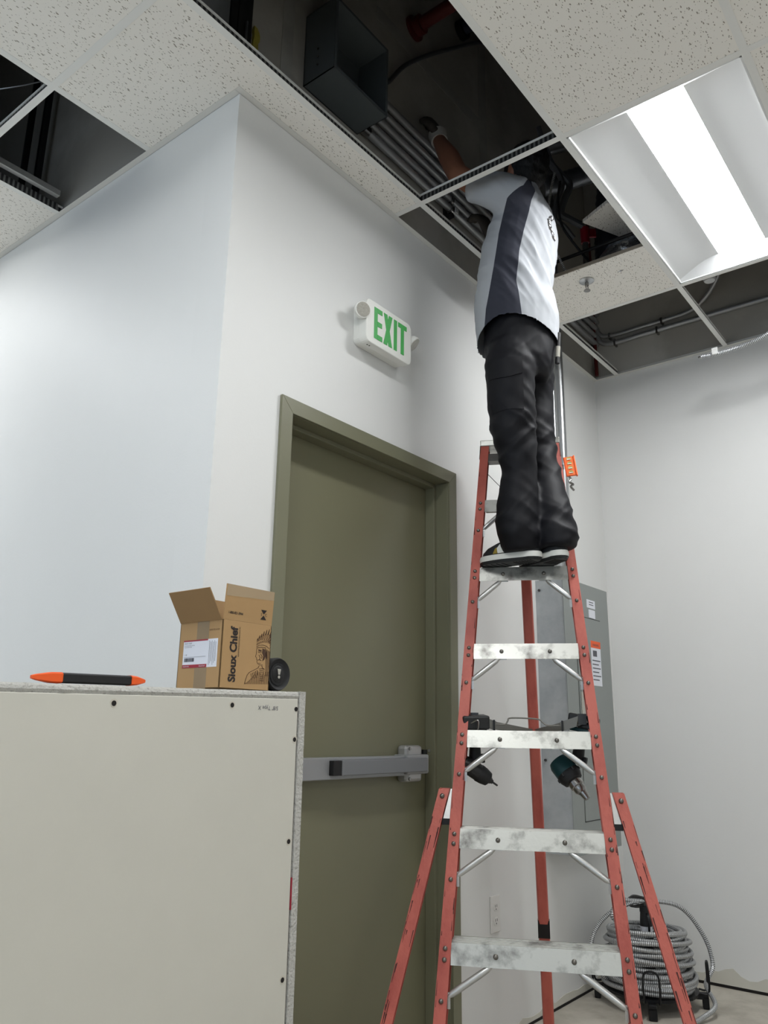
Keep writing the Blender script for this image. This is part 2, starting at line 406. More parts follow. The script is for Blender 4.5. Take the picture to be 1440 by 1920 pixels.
# a dark slot between boards above the ceiling with a tuft of insulation
MB().box((-.03, -.003, 3.36), (.028, .01, ZT)).build('board_gap', 'black_matte', wall_back)
MB().box((-.06, -.002, 3.36), (-.035, .01, ZT)).build('board_gap', 'black_matte', wall_back)

# ------------------------------------------------------------------ suspended ceiling
T = 0.6096; X1 = 0.8258; YQ = -0.143
XJ = lambda j: X1 + 2 * T * j
YK = lambda k: YQ + T * k
ceiling = thing('ceiling', None, None, (0, 0, H), kind='structure')
LIGHTS = [(0, -2), (-2, -2), (-2, 3), (-2, -6)]
OPEN = {(-1, -1), (0, 0), (1, 0), (1, -1), (1, -2), (-2, 1), (-1, 1)}
ZTI = H + .0012
full_tile = None
def tile_poly(poly, name='ceiling_tile'):
    o = MB().prism([(x, y, ZTI) for x, y in poly], (0, 0, .016)); cx = sum(p[0] for p in poly) / len(poly); cy = sum(p[1] for p in poly) / len(poly)
    b = o.build(name, 'tile', ceiling)
    return b
for j in range(-5, 2):
    for k in range(-7, 7):
        if (j, k) in OPEN or (j, k) in LIGHTS: continue
        x0, x1, y0, y1 = max(XJ(j), XW), min(XJ(j + 1), XE), max(YK(k), YS), min(YK(k + 1), YN)
        if x1 - x0 < .02 or y1 - y0 < .02: continue
        if j >= 0 and k >= 1: continue
        if (j, k) == (-1, 0):
            tile_poly([(x0 + .003, y0 + .003), (x1 - .003, y0 + .003), (x1 - .003, -.001), (-.001, -.001), (-.001, y1 - .003), (x0 + .003, y1 - .003)]); continue
        if j == -1 and k >= 1: x1 = 0
        if j == 0 and k == 0: y1 = 0
        if (j, k) == (0, -1): x0 = 1.634
        if abs(x1 - x0 - 2 * T) < 1e-4 and abs(y1 - y0 - T) < 1e-4:
            if full_tile is None:
                full_tile = MB().box((-T + .003, -T / 2 + .003, 0), (T - .003, T / 2 - .003, .016))
                fm = bpy.data.meshes.new('ceiling_tile'); fm.from_pydata([tuple(p) for p in full_tile.v], [], full_tile.f); fm.materials.append(MATS['tile']); fm.update(); full_tile = fm
            o = bpy.data.objects.new('ceiling_tile', full_tile); COL.objects.link(o); o.parent = ceiling; o.location = ((x0 + x1) / 2, (y0 + y1) / 2, ZTI - H)
        else:
            tile_poly([(x0 + .003, y0 + .003), (x1 - .003, y0 + .003), (x1 - .003, y1 - .003), (x0 + .003, y1 - .003)])
def tee(name, p0, p1, hgt=.042):
    p0, p1 = Vector(p0), Vector(p1); d = (p1 - p0).normalized(); sd = d.cross(V(0, 0, 1)); up = V(0, 0, 1); mb = MB()
    def bar(hw, z0, z1, mi, cut=0):
        a, b = p0 + d * cut, p1 - d * cut; c = (a + b) / 2 + up * ((z0 + z1) / 2)
        mb.obox(c, d * ((b - a).length / 2), sd * hw, up * ((z1 - z0) / 2), mi)
    bar(.012, 0, .001, 0, .012 if name == 'cross_tee' else 0); bar(.0009, .001, hgt - .008, 1, .004); bar(.004, hgt - .008, hgt, 2, .004)
    return mb.build(name, ['tee_white', 'tee_web', 'tee_white'], ceiling)
for j in range(-3, 2):
    x = XJ(j)
    tee('main_tee', (x, YS, H), (x, YN if x < 0 else 0, H))
for k in range(-6, 7):
    y = YK(k)
    for j in range(-4, 2):
        x0, x1 = max(XJ(j), XW), min(XJ(j + 1), XE)
        if y > 0:
            if x0 >= -.05: continue
            x1 = min(x1, 0)
        if y < YS or y > YN: continue
        tee('cross_tee', (x0, y, H), (x1, y, H), .036)
def angle(p0, p1, nrm):
    p0, p1, nrm = Vector(p0), Vector(p1), Vector(nrm); d = p1 - p0; mb = MB()
    mb.prism([p0, p1, p1 + nrm * .022, p0 + nrm * .022], (0, 0, .0009)); mb.prism([p0, p1, p1 + nrm * .0008, p0 + nrm * .0008], (0, 0, .022))
    return mb.build('wall_angle', 'angle_white', ceiling)
zz = H - .0004
angle((-.022, 0, zz), (XE, 0, zz), (0, -1, 0)); angle((0, .0002, zz), (0, YN, zz), (-1, 0, 0)); angle((XE, -.0222, zz), (XE, YS, zz), (-1, 0, 0))
# loose bright channel and slotted angle lying beside the open cell on the left
MB().obox((-.25, 1.03, H + .05), (.2, 0, 0), (0, .012, 0), (0, 0, .012)).build('loose_channel', 'alu_plain', ceiling)
MB().box((-.36, 1.066, H + .002), (-.03, 1.069, H + .034)).build('loose_strip', 'tee_web', ceiling)

# ------------------------------------------------------------------ recessed ceiling lights
def troffer(j, k, label, group='recessed ceiling lights'):
    x0, x1, y0, y1 = XJ(j) + .0125, XJ(j + 1) - .0125, YK(k) + .0125, YK(k + 1) - .0125
    t = thing('ceiling_light', label, 'light', ((x0 + x1) / 2, (y0 + y1) / 2, H), group)
    W = y1 - y0; ya, yb = y0 + W * .335, y0 + W * .665; zt = H + .05; zb = H + .0015; xe = .07
    fr = MB()
    for a, b in (((x0, y0), (x1, y0 + .006)), ((x0, y1 - .006), (x1, y1)), ((x0, y0), (x0 + .006, y1)), ((x1 - .006, y0), (x1, y1))):
        fr.box((a[0], a[1], zb), (b[0], b[1], zb + .012))
    fr.build('frame', 'white_gloss', t)
    def curve(yE, yL, n=6):
        out = []
        for i in range(n + 1):
            s = i / n; out.append((yE + (yL - yE) * s, zb + .012 + (zt - zb - .012) * (math.sin(s * math.pi / 2) ** 1.1)))
        return out
    for yE, yL in ((y0 + .003, ya), (y1 - .003, yb)):
        c = curve(yE, yL)
        rings = [[V(x, y, z) for y, z in c] + [V(x, y, z + .004) for y, z in reversed(c)] for x in (x0 + .003, x1 - .003)]
        MB().loft(rings).build('reflector', 'reflector', t, smooth=True)
    for xE, xI in ((x0 + .003, x0 + xe), (x1 - .003, x1 - xe)):      # sloped ends
        MB().prism([(xE, y0 + .003, zb + .002), (xI, y0 + .003, zt + .002), (xI, y1 - .003, zt + .002), (xE, y1 - .003, zb + .002)], (0, 0, .004)).build('end_reflector', 'reflector', t)
    n = 10; rings = []
    for x, sc in ((x0 + .03, .0), (x0 + .036, .6), (x0 + .05, 1), (x1 - .09, 1), (x1 - .05, .8), (x1 - .034, .35), (x1 - .03, 0.0)):
        r = []
        for i in range(n + 1):
            a = math.pi * i / n; r.append(V(x, (ya + yb) / 2 - math.cos(a) * (yb - ya) / 2, zt + .004 - math.sin(a) * .010 * max(sc, .05)))
        r += [V(x, yb, zt + .012), V(x, ya, zt + .012)]
        rings.append(r)
    MB().loft(rings).build('lens', 'lens_on', t, smooth=True)
    MB().box((x0 + .01, y0 + .01, zt + .013), (x1 - .01, y1 - .01, zt + .03)).build('housing', 'white_gloss', t)
    sk = MB()
    for a, b in (((x0, y0), (x1, y0 + .002)), ((x0, y1 - .002), (x1, y1)), ((x0, y0), (x0 + .002, y1)), ((x1 - .002, y0), (x1, y1))): sk.box((a[0], a[1], zb + .012), (b[0], b[1], zt + .03))
    sk.build('side_pan', 'white_gloss', t)
    return t
troffer(0, -2, 'lit white recessed ceiling light beside the open ceiling where the man works')
for jk, wh in zip(LIGHTS[1:], ('over the space in front of half wall', 'beside the bright left wall', 'added as unseen fill near the front wall behind the viewer')): troffer(*jk, 'lit white recessed ceiling light ' + wh)  # lights out of view; the last one is added as fill

# ------------------------------------------------------------------ door
door = thing('door_1', None, None, (.76, 0, 0), kind='structure')
FX0, FX1, FZ = .253, 1.267, 2.154; fw = .0508; yf = -.012
def frame_piece(name, poly, extra):
    mb = MB().prism([(x, yf, z) for x, z in poly], (0, .0115, 0))
    for lo, hi in extra: mb.box(lo, hi)
    return mb.build(name, 'olive', door, bevel=.0015)
ix0, ix1, iz = FX0 + fw, FX1 - fw, FZ - fw
frame_piece('jamb', [(FX0, 0), (ix0, 0), (ix0, iz), (FX0, FZ)], [((ix0 - .012, -.0005, 0), (ix0, .15, iz)), ((ix0, .055, 0), (ix0 + .016, .099, iz))])
frame_piece('jamb', [(FX1, 0), (FX1, FZ), (ix1, iz), (ix1, 0)], [((ix1, -.0005, 0), (ix1 + .012, .15, iz)), ((ix1 - .016, .055, 0), (ix1, .099, iz))])
frame_piece('frame_head', [(FX0, FZ), (ix0, iz), (ix1, iz), (FX1, FZ)], [((ix0, -.0005, iz), (ix1, .15, iz + .012)), ((ix0 + .016, .055, iz - .016), (ix1 - .016, .099, iz))])
MB().box((ix0 + .003, .10, .01), (ix1 - .003, .145, iz - .003)).build('door_leaf', 'olive_door', door)
MB().box((ix0 - .01, .16, 0), (ix1 + .01, .2, iz + .02)).build('door_back', 'black_matte', door)
MB().cyl((1.199, .08, 1.045), (1.1985, .08, 1.045), .006, n=10).build('screw', 'alu_plain', door)
bar = MB().box((.34, .05, .962), (1.04, .0995, 1.03)).build('push_bar', 'bar_grey', door, bevel=.003)
MB().box((.64, .028, .974), (1.118, .055, 1.022)).build('push_pad', 'bar_grey2', bar, bevel=.003)
MB().box((.60, .031, .975), (.642, .056, 1.021)).build('pad_end', 'black', bar, bevel=.002)
MB().box((1.0, .035, .966), (1.135, .0995, 1.034)).build('latch_case', 'bar_grey', bar, bevel=.006)
MB().box((1.02, .052, .938), (1.118, .0995, 1.066)).build('latch_housing', 'cast_alu', bar, bevel=.012)
MB().box((1.136, .06, .965), (1.16, .0995, 1.05)).build('strike', 'black', bar, bevel=.002)
MB().box((.36, .056, 1.03), (.42, .085, 1.034)).build('dogging_slot', 'steel_dark', bar)
mb = MB()
for z in (.95, 1.054): mb.cyl((1.035, .0515, z), (1.035, .047, z), .006, n=10)
mb.build('screw', 'steel', bar)

# ------------------------------------------------------------------ half wall wrapped in drywall
half = thing('wall_half', None, None, (-.5, -.3, 0), kind='structure')
HY0, HY1 = -.40, -.17
zt_ = lambda x: 1.187 + (x + .728) / .732 * .015      # top of the cap, a little out of level
HX0 = -2.4
MB().prism([(HX0, HY0, 0.005), (-.018, HY0, 0.005), (-.018, HY0, zt_(-.018) - .0165), (HX0, HY0, zt_(HX0) - .0165)], (0, .0155, 0)).build('front_board', 'drywall_face', half, bevel=.0015)
MB().prism([(HX0, HY1 - .0155, 0.005), (-.018, HY1 - .0155, 0.005), (-.018, HY1 - .0155, zt_(-.018) - .0165), (HX0, HY1 - .0155, zt_(HX0) - .0165)], (0, .0155, 0)).build('rear_board', 'drywall_face', half)
# cap board with a broken gypsum edge
rings = []; random.seed(11)
for i in range(121):
    x = HX0 + (-.014 - HX0) * i / 120; z = zt_(x)
    j1 = .0022 * noise.noise(V(x * 26, 1, 0)) + .0016 * noise.noise(V(x * 90, 4, 0)); j2 = .003 * noise.noise(V(x * 34, 9, 2)); j3 = .0016 * noise.noise(V(x * 60, 2, 7))
    rings.append([V(x, HY0 + .002 + j2, z - .0165), V(x, HY1 - .001, z - .0165), V(x, HY1 - .001, z), V(x, HY0 + .004 + j2, z + min(0, j1)), V(x, HY0 + .001 + j2 + j3, z - .004 + j3), V(x, HY0 - .001 + j2 - j3, z - .010)])
cap = MB().loft(rings).build('cap_board', 'gypsum', half)
# end board with raw edge facing the room
rings = []
for i in range(81):
    z = .005 + (zt_(0) + .0005 - .005) * i / 80
    j1 = .0016 * noise.noise(V(z * 30, 3, 1)); j2 = .0012 * noise.noise(V(z * 80, 1, 5))
    rings.append([V(-.013 + j2 * .5, HY0 - .001 + j1, z), V(.006, HY0 - .001 - j2, z), V(.006, HY1, z), V(-.013, HY1, z)])
MB().loft(rings).build('end_board', 'gypsum', half)
MB().box((.0062, HY0 + .001, .01), (.0068, HY1, zt_(0))).build('end_paper', 'paper_edge', half)
MB().box((-.016, HY0 + .012, .2), (-.0135, HY0 + .02, zt_(0) - .004)).build('board_joint', 'hole', half)
MB().box((-.0165, HY0 - .0004, .735), (-.0125, HY0 + .004, .80)).build('red_scrap', 'label_red', half)
for x, z in ((-.508, 1.159), (-.219, 1.165), (-.024, 1.162), (-.025, 1.094), (-.03, .876), (-.031, .601)):
    mb = MB().cyl((x, HY0 - .0008, z), (x, HY0 + .002, z), .0052, n=12); mb.build('screw_hole', 'hole', half)
    if (x, z) in ((-.024, 1.162),): continue
    pts = [V(x + math.cos(a) * .0078 * (1 + .15 * math.sin(3 * a)), HY0 - .0004, z + math.sin(a) * .0085) for a in [2 * math.pi * i / 14 for i in range(14)]]
    MB().prism(pts, (0, .0006, 0)).build('torn_paper', 'paper_edge', half)
text_mb('5/8" Type X', .0125, (-.082, HY0, 1.166), (-1, 0, 0), (0, 0, -1), depth=.0006).build('stamp', 'label_ink', half)
# ================================================================== EXIT SIGN
ex = thing('exit_sign', 'white emergency exit sign with green EXIT letters on wall above the olive door', 'exit sign', (.735, 0, 2.47))
def rrect(x0, x1, z0, z1, r, n=5):
    out = []
    for cx, cz, a0 in ((x1 - r, z1 - r, 0), (x0 + r, z1 - r, 90), (x0 + r, z0 + r, 180), (x1 - r, z0 + r, 270)):
        for i in range(n + 1):
            a = math.radians(a0 + 90 * i / n); out.append((cx + r * math.cos(a), cz + r * math.sin(a)))
    return out
EX0, EX1, EZ0, EZ1 = .597, .872, 2.474, 2.648
MB().prism([(x, -.0005, z) for x, z in rrect(EX0 + .004, EX1 - .004, EZ0 + .004, EZ1 - .004, .022)], (0, -.03, 0)).build('back_housing', 'sign_white', ex, bevel=.002)
fp = MB().prism([(x, -.031, z) for x, z in rrect(EX0, EX1, EZ0, EZ1, .024)], (0, -.035, 0)).build('face_housing', 'sign_white', ex, bevel=.003)
# letters: recessed look from a thin dark rim with the green on top
def letter(polys):
    mb = MB()
    for i, p in enumerate(polys):
        mb.prism([(x, -.0662, z) for x, z in p], (0, -.0012 - .00025 * i, 0))
    mb.build('letter', 'sign_green', ex)
lx = lambda u: EX0 + .045 + u * .195; lz0, lz1 = EZ0 + .026, EZ1 - .022; st = .019; hz = lz1 - lz0; zm = (lz0 + lz1) / 2
R4 = lambda x0, z0, x1, z1: [(x0, z0), (x1, z0), (x1, z1), (x0, z1)]
e0 = lx(0); letter([R4(e0, lz0, e0 + st, lz1), R4(e0 + st, lz1 - st, e0 + .047, lz1), R4(e0 + st, zm - st / 2, e0 + .045, zm + st / 2), R4(e0 + st, lz0, e0 + .047, lz0 + st)])
x0 = lx(.285); w_ = .052; h_ = st * .55
letter([[(x0, lz1), (x0 + 2 * h_, lz1), (x0 + w_, lz0), (x0 + w_ - 2 * h_, lz0)], [(x0 + w_, lz1), (x0 + w_ - 2 * h_, lz1), (x0 + w_ / 2 - h_ * .95, zm + .004), (x0 + w_ / 2 + h_ * .95, zm)], [(x0 + w_ / 2 - h_ * .95, zm), (x0 + w_ / 2 + h_ * .95, zm - .004), (x0 + 2 * h_, lz0), (x0, lz0)]])
x0 = lx(.605); letter([R4(x0, lz0, x0 + st, lz1)])
x0 = lx(.74); letter([R4(x0, lz1 - st, x0 + .054, lz1), R4(x0 + .027 - st / 2, lz0, x0 + .027 + st / 2, lz1 - st)])
for sx, c, d in ((-1, V(.578, -.062, 2.585), V(-.35, -.85, -.15)), (1, V(.905, -.050, 2.588), V(.35, -.60, -.62))):
    d = d.normalized(); h = MB()
    h.lathe([(.004, -.031), (.014, -.029), (.023, -.022), (.029, -.011), (.031, 0), (.031, .006), (.028, .008)], c, d, n=24)
    hd = h.build('lamp_head', 'sign_white', ex, smooth=True)
    l = MB().lathe([(.0275, .0075), (.0275, .009), (.018, .0105), (.008, .011), (.0, .011)], c, d, n=18); l.build('lamp_lens', 'lens_grey', hd, smooth=True)
    MB().cyl(c - d * .02, (EX0 + .004 if sx < 0 else EX1 - .004, -.03, 2.575), .011, n=12).build('lamp_arm', 'sign_white', ex, smooth=True)
mb = MB()
for x in (.63, .642): mb.cyl((x, -.045, EZ0 + .0005), (x, -.045, EZ0 - .0006), .003, n=8)
mb.build('indicator', 'hole', ex)

# ================================================================== CARDBOARD BOX ON THE HALF WALL
BX0, BX1, BY0, BY1 = -.251, -.105, -.39, -.245; BZ0 = zt_(-.18) + .0005; BZ1 = BZ0 + .148; th = .003
bx = thing('cardboard_box', 'open brown cardboard shipping box with dark printed lettering on top of half wall', 'box', ((BX0 + BX1) / 2, (BY0 + BY1) / 2, BZ0))
mb = MB().box((BX0, BY0, BZ0), (BX1, BY1, BZ0 + th), 1)
for lo, hi in (((BX0, BY0, BZ0), (BX1, BY0 + th, BZ1)), ((BX0, BY1 - th, BZ0), (BX1, BY1, BZ1)), ((BX0, BY0, BZ0), (BX0 + th, BY1, BZ1)), ((BX1 - th, BY0, BZ0), (BX1, BY1, BZ1))): mb.box(lo, hi)
body = mb.build('body', ['card', 'card_in'], bx, bevel=.0008)
def flap(p0, p1, out, up, L, matn='card', sk=0.0, name='flap'):
    """flap hinged on p0-p1, leaning along the direction out*.. + up*.."""
    p0, p1 = Vector(p0), Vector(p1); d = (Vector(out) + Vector(up)).normalized(); e = (p1 - p0).normalized()
    n = e.cross(d).normalized(); q0, q1 = p0 + d * L + e * sk, p1 + d * L - e * sk
    mb = MB(); mb.prism([p0, p1, q1, q0], n * -.0026)
    return mb.build(name, matn, bx)
z1 = BZ1
ff = flap((BX0 + .001, BY0, z1), (BX1 - .001, BY0, z1), (0, -.07, 0), (0, 0, 1), .078)          # front flap, standing up
flap((BX0, BY0 + .002, z1), (BX0, BY1 - .002, z1), (-.62, 0, 0), (0, 0, 1), .076, 'card_in')      # left flap, leaning out
flap((BX0 + .001, BY1 - .002, z1), (BX1 - .001, BY1 - .002, z1), (0, .35, 0), (0, 0, 1), .075, 'card_in')
flap((BX1 - .002, BY0 + .004, z1), (BX1 - .002, BY1 - .004, z1), (.1, 0, 0), (0, 0, 1), .076, 'card_in')
# print on the right-hand (front) face
fr = MB()
text_mb('Sioux Chief', .0275, (BX0 + .043, BY0, BZ0 + .015), (0, 0, 1), (-1, 0, 0), depth=.0004, bold=.0011, mb=fr, sx=.92)
text_mb('REINVENTING ROUGH PLUMBING SINCE 1957', .0058, (BX0 + .0515, BY0, BZ0 + .07), (0, 0, 1), (-1, 0, 0), depth=.0004, mb=fr, sx=.55)
fr.build('print', 'ink', body, kind='stuff')
# emblem: a profile under a feathered headdress, in dark brown line work (drawn on a 480-unit panel grid)
em = MB(); ye = BY0 - .0004; random.seed(5)
def EU(x, y):
    v = (y - 450) / 610.0; xl_ = 668 - 58 * v; xr_ = 1095 - 30 * v; yt_ = 400 + 50 * (x - xl_) / (xr_ - xl_); yb_ = 1045 + 25 * (x - xl_) / (xr_ - xl_)
    u_ = min(.995, max(0, (x - xl_) / (xr_ - xl_))); w_ = (yb_ - y) / (yb_ - yt_)
    return V(BX0 + u_ * (BX1 - BX0), ye, BZ0 + w_ * (BZ1 - BZ0))
def poly(pts): em.prism([EU(*p) for p in pts], (0, .0003, 0))
def stroke(pts, w0, w1=None):
    w1 = w0 if w1 is None else w1; n = len(pts)
    for i in range(n - 1):
        (xa, ya), (xb, yb) = pts[i], pts[i + 1]; L = math.hypot(xb - xa, yb - ya) or 1; nx, ny = -(yb - ya) / L, (xb - xa) / L
        a = (w0 + (w1 - w0) * i / (n - 1)) / 2; b = (w0 + (w1 - w0) * (i + 1) / (n - 1)) / 2
        poly([(xa - nx * a, ya - ny * a), (xa + nx * a, ya + ny * a), (xb + nx * b, yb + ny * b), (xb - nx * b, yb - ny * b)])
for bx_, by_, tx, ty in ((958, 612, 966, 572), (972, 600, 984, 545), (988, 592, 1004, 528), (1004, 588, 1026, 505), (1022, 588, 1050, 490), (1040, 590, 1074, 484), (1054, 596, 1092, 500), (1064, 606, 1094, 530), (1072, 620, 1095, 565), (1078, 640, 1095, 604), (1080, 664, 1094, 645)):
    mx, my = (bx_ + tx) / 2, (by_ + ty) / 2
    stroke([(bx_, by_), (mx - 4, my), (tx, ty)], 3, 2); stroke([(bx_ + 7, by_ - 2), (mx + 6, my), (tx, ty)], 2.5, 5); stroke([(mx, my), (tx - 3, ty + 8)], 6, 2)
for i in range(11):
    t = i / 10; x = 956 + 112 * t; y = 640 - 34 * math.sin(t * 2.2) + 8 * t; stroke([(x, y), (x + 6, y - 22)], 4)
stroke([(952, 655), (975, 640), (1010, 634), (1045, 645), (1070, 668)], 4); stroke([(956, 664), (1000, 656), (1040, 662)], 5)
stroke([(958, 664), (953, 690), (950, 720), (944, 748), (954, 758), (952, 772), (958, 782), (955, 794), (962, 812), (985, 826), (1008, 822)], 3.5)
poly([(968, 676), (1000, 684), (996, 698), (972, 692)]); poly([(1008, 668), (1030, 676), (1040, 730), (1026, 770), (1006, 790), (1014, 740), (1004, 710)])
stroke([(966, 700), (984, 706), (1000, 702)], 4); stroke([(975, 730), (985, 752), (980, 775)], 4); stroke([(962, 778), (985, 776), (996, 784)], 5); stroke([(990, 720), (1004, 742), (998, 764)], 5); stroke([(968, 806), (990, 812)], 3)
for i in range(8):
    x = 1034 + i * 7.5; stroke([(x, 668 + 5 * i), (x + 4, 760), (x + 2, 850 + random.uniform(-10, 30)), (x - 4 + random.uniform(-3, 3), 930)], 3.5, 2)
poly([(1040, 690), (1052, 700), (1048, 770), (1038, 760)])
stroke([(975, 832), (968, 850), (930, 872), (885, 895), (866, 918), (850, 962), (838, 1004)], 4)
stroke([(1000, 830), (1006, 850), (1024, 862)], 4)
for i in range(22):
    x = 846 + i * 10.2; top = 1004 - max(20, min(118, (x - 836) * 1.15)) if x < 950 else 890 + random.uniform(-15, 25)
    stroke([(x + 8, top + 8), (x + 2, (top + 1004) / 2), (x - 2, 1004)], 2.6, 3.2)
for i in range(7): stroke([(976 + i, 862 + i * 18), (1000, 858 + i * 19), (1026 - i, 864 + i * 18)], 4.5)
for i in range(5): stroke([(900 + i * 14, 905 - i * 8), (906 + i * 14, 960 - i * 4)], 5, 2)
em.build('emblem', 'ink_brown', body)
# print and tape on the standing front flap
fd = (V(0, -.07, 1)).normalized(); fn = V(1, 0, 0).cross(fd); fo = V(BX0, BY0, z1)
pm = MB(); text_mb('1-800-821-3944', .0078, fo + V(.012, 0, 0) + fd * .014, (1, 0, 0), fd, depth=.0004, bold=.0002, mb=pm, sx=.85)
cc = fo + V(.117, 0, 0) + fd * .022
for s in (1, -1):
    q = [cc + V(-.009, 0, 0) + fd * .011 * s, cc + V(.009, 0, 0) + fd * .011 * s, cc + fd * .001 * s]; pm.prism([p + fn * .0002 for p in q], fn * .0003)
text_mb('S', .009, cc + V(-.009, 0, 0) - fd * .003, (1, 0, 0), fd, depth=.0004, mb=pm); text_mb('C', .009, cc + V(.004, 0, 0) - fd * .003, (1, 0, 0), fd, depth=.0004, mb=pm)
pm.build('print', 'ink', ff, kind='stuff')
MB().prism([fo + V(.002, 0, 0) + fd * .052 + fn * .0002, fo + V(.144, 0, 0) + fd * .058 + fn * .0002, fo + V(.144, 0, 0) + fd * .078 + fn * .0002, fo + V(.002, 0, 0) + fd * .078 + fn * .0002], fn * .0003).build('tape', 'tape', ff)
# label, tape on the left face (x = BX0); u runs along +y -> image left
xl = BX0
def lrect(u0, z0, u1, z1_, off=.0004, name='label', m='label_white', par=body):
    return MB().box((xl - off, BY0 + u0, BZ0 + z0), (xl - off + .0003, BY0 + u1, BZ0 + z1_)).build(name, m, par)
lrect(.044, .0, .085, .148, .0003, 'tape', 'tape')
lab = lrect(.012, .046, .128, .107)
lrect(.045, .104, .128, .107, .0007, 'label_band', 'label_red'); lrect(.045, .046, .128, .053, .0007, 'label_band', 'label_red')
mb = MB()
lt = lambda txt, s, u, z, **k: text_mb(txt, s, (xl - .0003, BY0 + u, BZ0 + z), (0, -1, 0), (0, 0, 1), depth=.0006, mb=mb, **k)
lt('SIOUX CHIEF', .0042, .124, .0985); lt('24110 SOUTH PECULIAR DR', .0028, .124, .094); lt('PECULIAR MO 64078', .0028, .124, .0905); lt('1  40', .005, .124, .073)
random.seed(2); u = .122
while u > .088:
    w = random.choice((.0006, .001, .0016)); mb.box((xl - .0009, BY0 + u - w, BZ0 + .0595), (xl - .0006, BY0 + u, BZ0 + .0675)); u -= w + random.choice((.0006, .0011))
mb.box((xl - .0009, BY0 + .05, BZ0 + .0695), (xl - .0006, BY0 + .124, BZ0 + .0699))
for i in range(5):
    z = .05; mb.add([], [])
for i in range(6): text_mb('lot 0412 qty each made in usa', .0026, (xl - .0003, BY0 + .039 - i * .0042, BZ0 + .05), (0, 0, 1), (0, 1, 0), depth=.0006, mb=mb, sx=1.35) if False else mb.box((xl - .0009, BY0 + .0385 - i * .0042, BZ0 + .05 + .004 * (i % 3)), (xl - .0006, BY0 + .039 - i * .0042, BZ0 + .103 - .003 * (i % 2)))
mb.build('label_print', 'label_ink', body, kind='stuff')
mb = MB(); lt2 = lambda txt, s, u, z: text_mb(txt, s, (xl - .0006, BY0 + u, BZ0 + z), (0, -1, 0), (0, 0, 1), depth=.0004, mb=mb)
lt2('HAB FIR PEX', .0038, .125, .048); lt2('SiouxChief', .0045, .070, .048); mb.build('label_band_print', 'label_white', body, kind='stuff')
mb = MB(); text_mb('81427 TU 61338', .0048, (xl, BY0 + .042, BZ0 + .125), (0, -1, 0), (0, 0, 1), depth=.0004, mb=mb); mb.build('print', 'ink_brown', body, kind='stuff')

# ================================================================== SPEAKER, JAB SAW TOOL
sp = thing('portable_speaker', 'black cylindrical portable speaker lying behind the cardboard box', 'speaker', (-.055, -.3, zt_(-.055)))
sr = .0385; so = V(-.056, -.372, zt_(-.055) + sr + .0012)
MB().lathe([(.030, .004), (.0355, .0), (sr, .006), (sr, .03), (sr, .14), (sr, .165), (.0355, .172), (.03, .168)], so, (0, 1, 0), n=32).build('speaker_body', 'black_rubber', sp, smooth=True)
rad = MB().lathe([(.026, .0035), (.026, .0065), (.0225, .0075), (.021, .0045), (.018, .0025), (.0, .002)], so + V(0, -.0005, 0), (0, 1, 0), n=28).build('bass_radiator', 'black', sp, smooth=True)
mk = MB(); yo = so.y + .0006
mk.prism([(so.x - .0055, yo, so.z + .012), (so.x + .0055, yo, so.z + .012), (so.x + .0028, yo, so.z - .001), (so.x - .0028, yo, so.z - .001)], (0, -.0006, 0))
mk.cyl((so.x, yo, so.z - .0065), (so.x, yo - .0006, so.z - .0065), .0036, n=14); mk.build('mark', 'lens_grey', rad)
tl_ = thing('marking_tool', 'long flat black tool with two orange tips lying on half wall', 'tool', (-.54, -.362, zt_(-.54)))
tz = lambda x: zt_(x) + .0115
def trings(xs): return [[V(x, -.362 + s * wy, tz(x) + q * hz_) for s, q in ((-1, -.7), (-.6, -1), (.6, -1), (1, -.7), (1, .7), (.6, 1), (-.6, 1), (-1, .7))] for x, wy, hz_ in xs]
MB().loft(trings([(-.600, .012, .0092), (-.456, .012, .0092)])).build('tool_body', 'tool_black', tl_, bevel=.001)
MB().loft(trings([(-.655, .003, .003), (-.645, .006, .0055), (-.62, .011, .0095), (-.6005, .012, .0100)])).build('tip', 'orange', tl_, smooth=True)
MB().loft(trings([(-.4555, .012, .0100), (-.440, .011, .0085), (-.425, .006, .0050), (-.418, .003, .003)])).build('tip', 'orange', tl_, smooth=True)

# ================================================================== LADDER
LB = V(.759, -.578, .522); LW = V(.466, -.885, 0).normalized(); LN = V(.885, .466, 0).normalized(); TL = .3639; SS = .28682
def lp(s, z, nn=0.0): return V(LB.x, LB.y, 0) + LW * s + LN * (TL * (z - LB.z) + nn) + V(0, 0, z)
sin_ = lambda z: .2291 - .01788 * (z - LB.z) / SS
fpt = lp(0, 0)
lad = thing('stepladder', 'tall red fiberglass tripod stepladder with aluminium steps, standing by the door', 'ladder', (fpt.x, fpt.y, 0))
ZC = 2.236
def channel(pa, pb, sdir, ndir, wdt, dep, t=.004, flip=1):
    """C channel between two points; web on the outer side, flanges inwards"""
    rings = []
    for p in (pa, pb):
        q = lambda s, n: Vector(p) + Vector(sdir) * (s * flip) + Vector(ndir) * n
        r = [q(0, 0), q(wdt, 0), q(wdt, dep), q(0, dep), q(0, dep - t), q(wdt - t, dep - t), q(wdt - t, t), q(0, t)]
        rings.append(r if flip > 0 else r[::-1])
    return rings
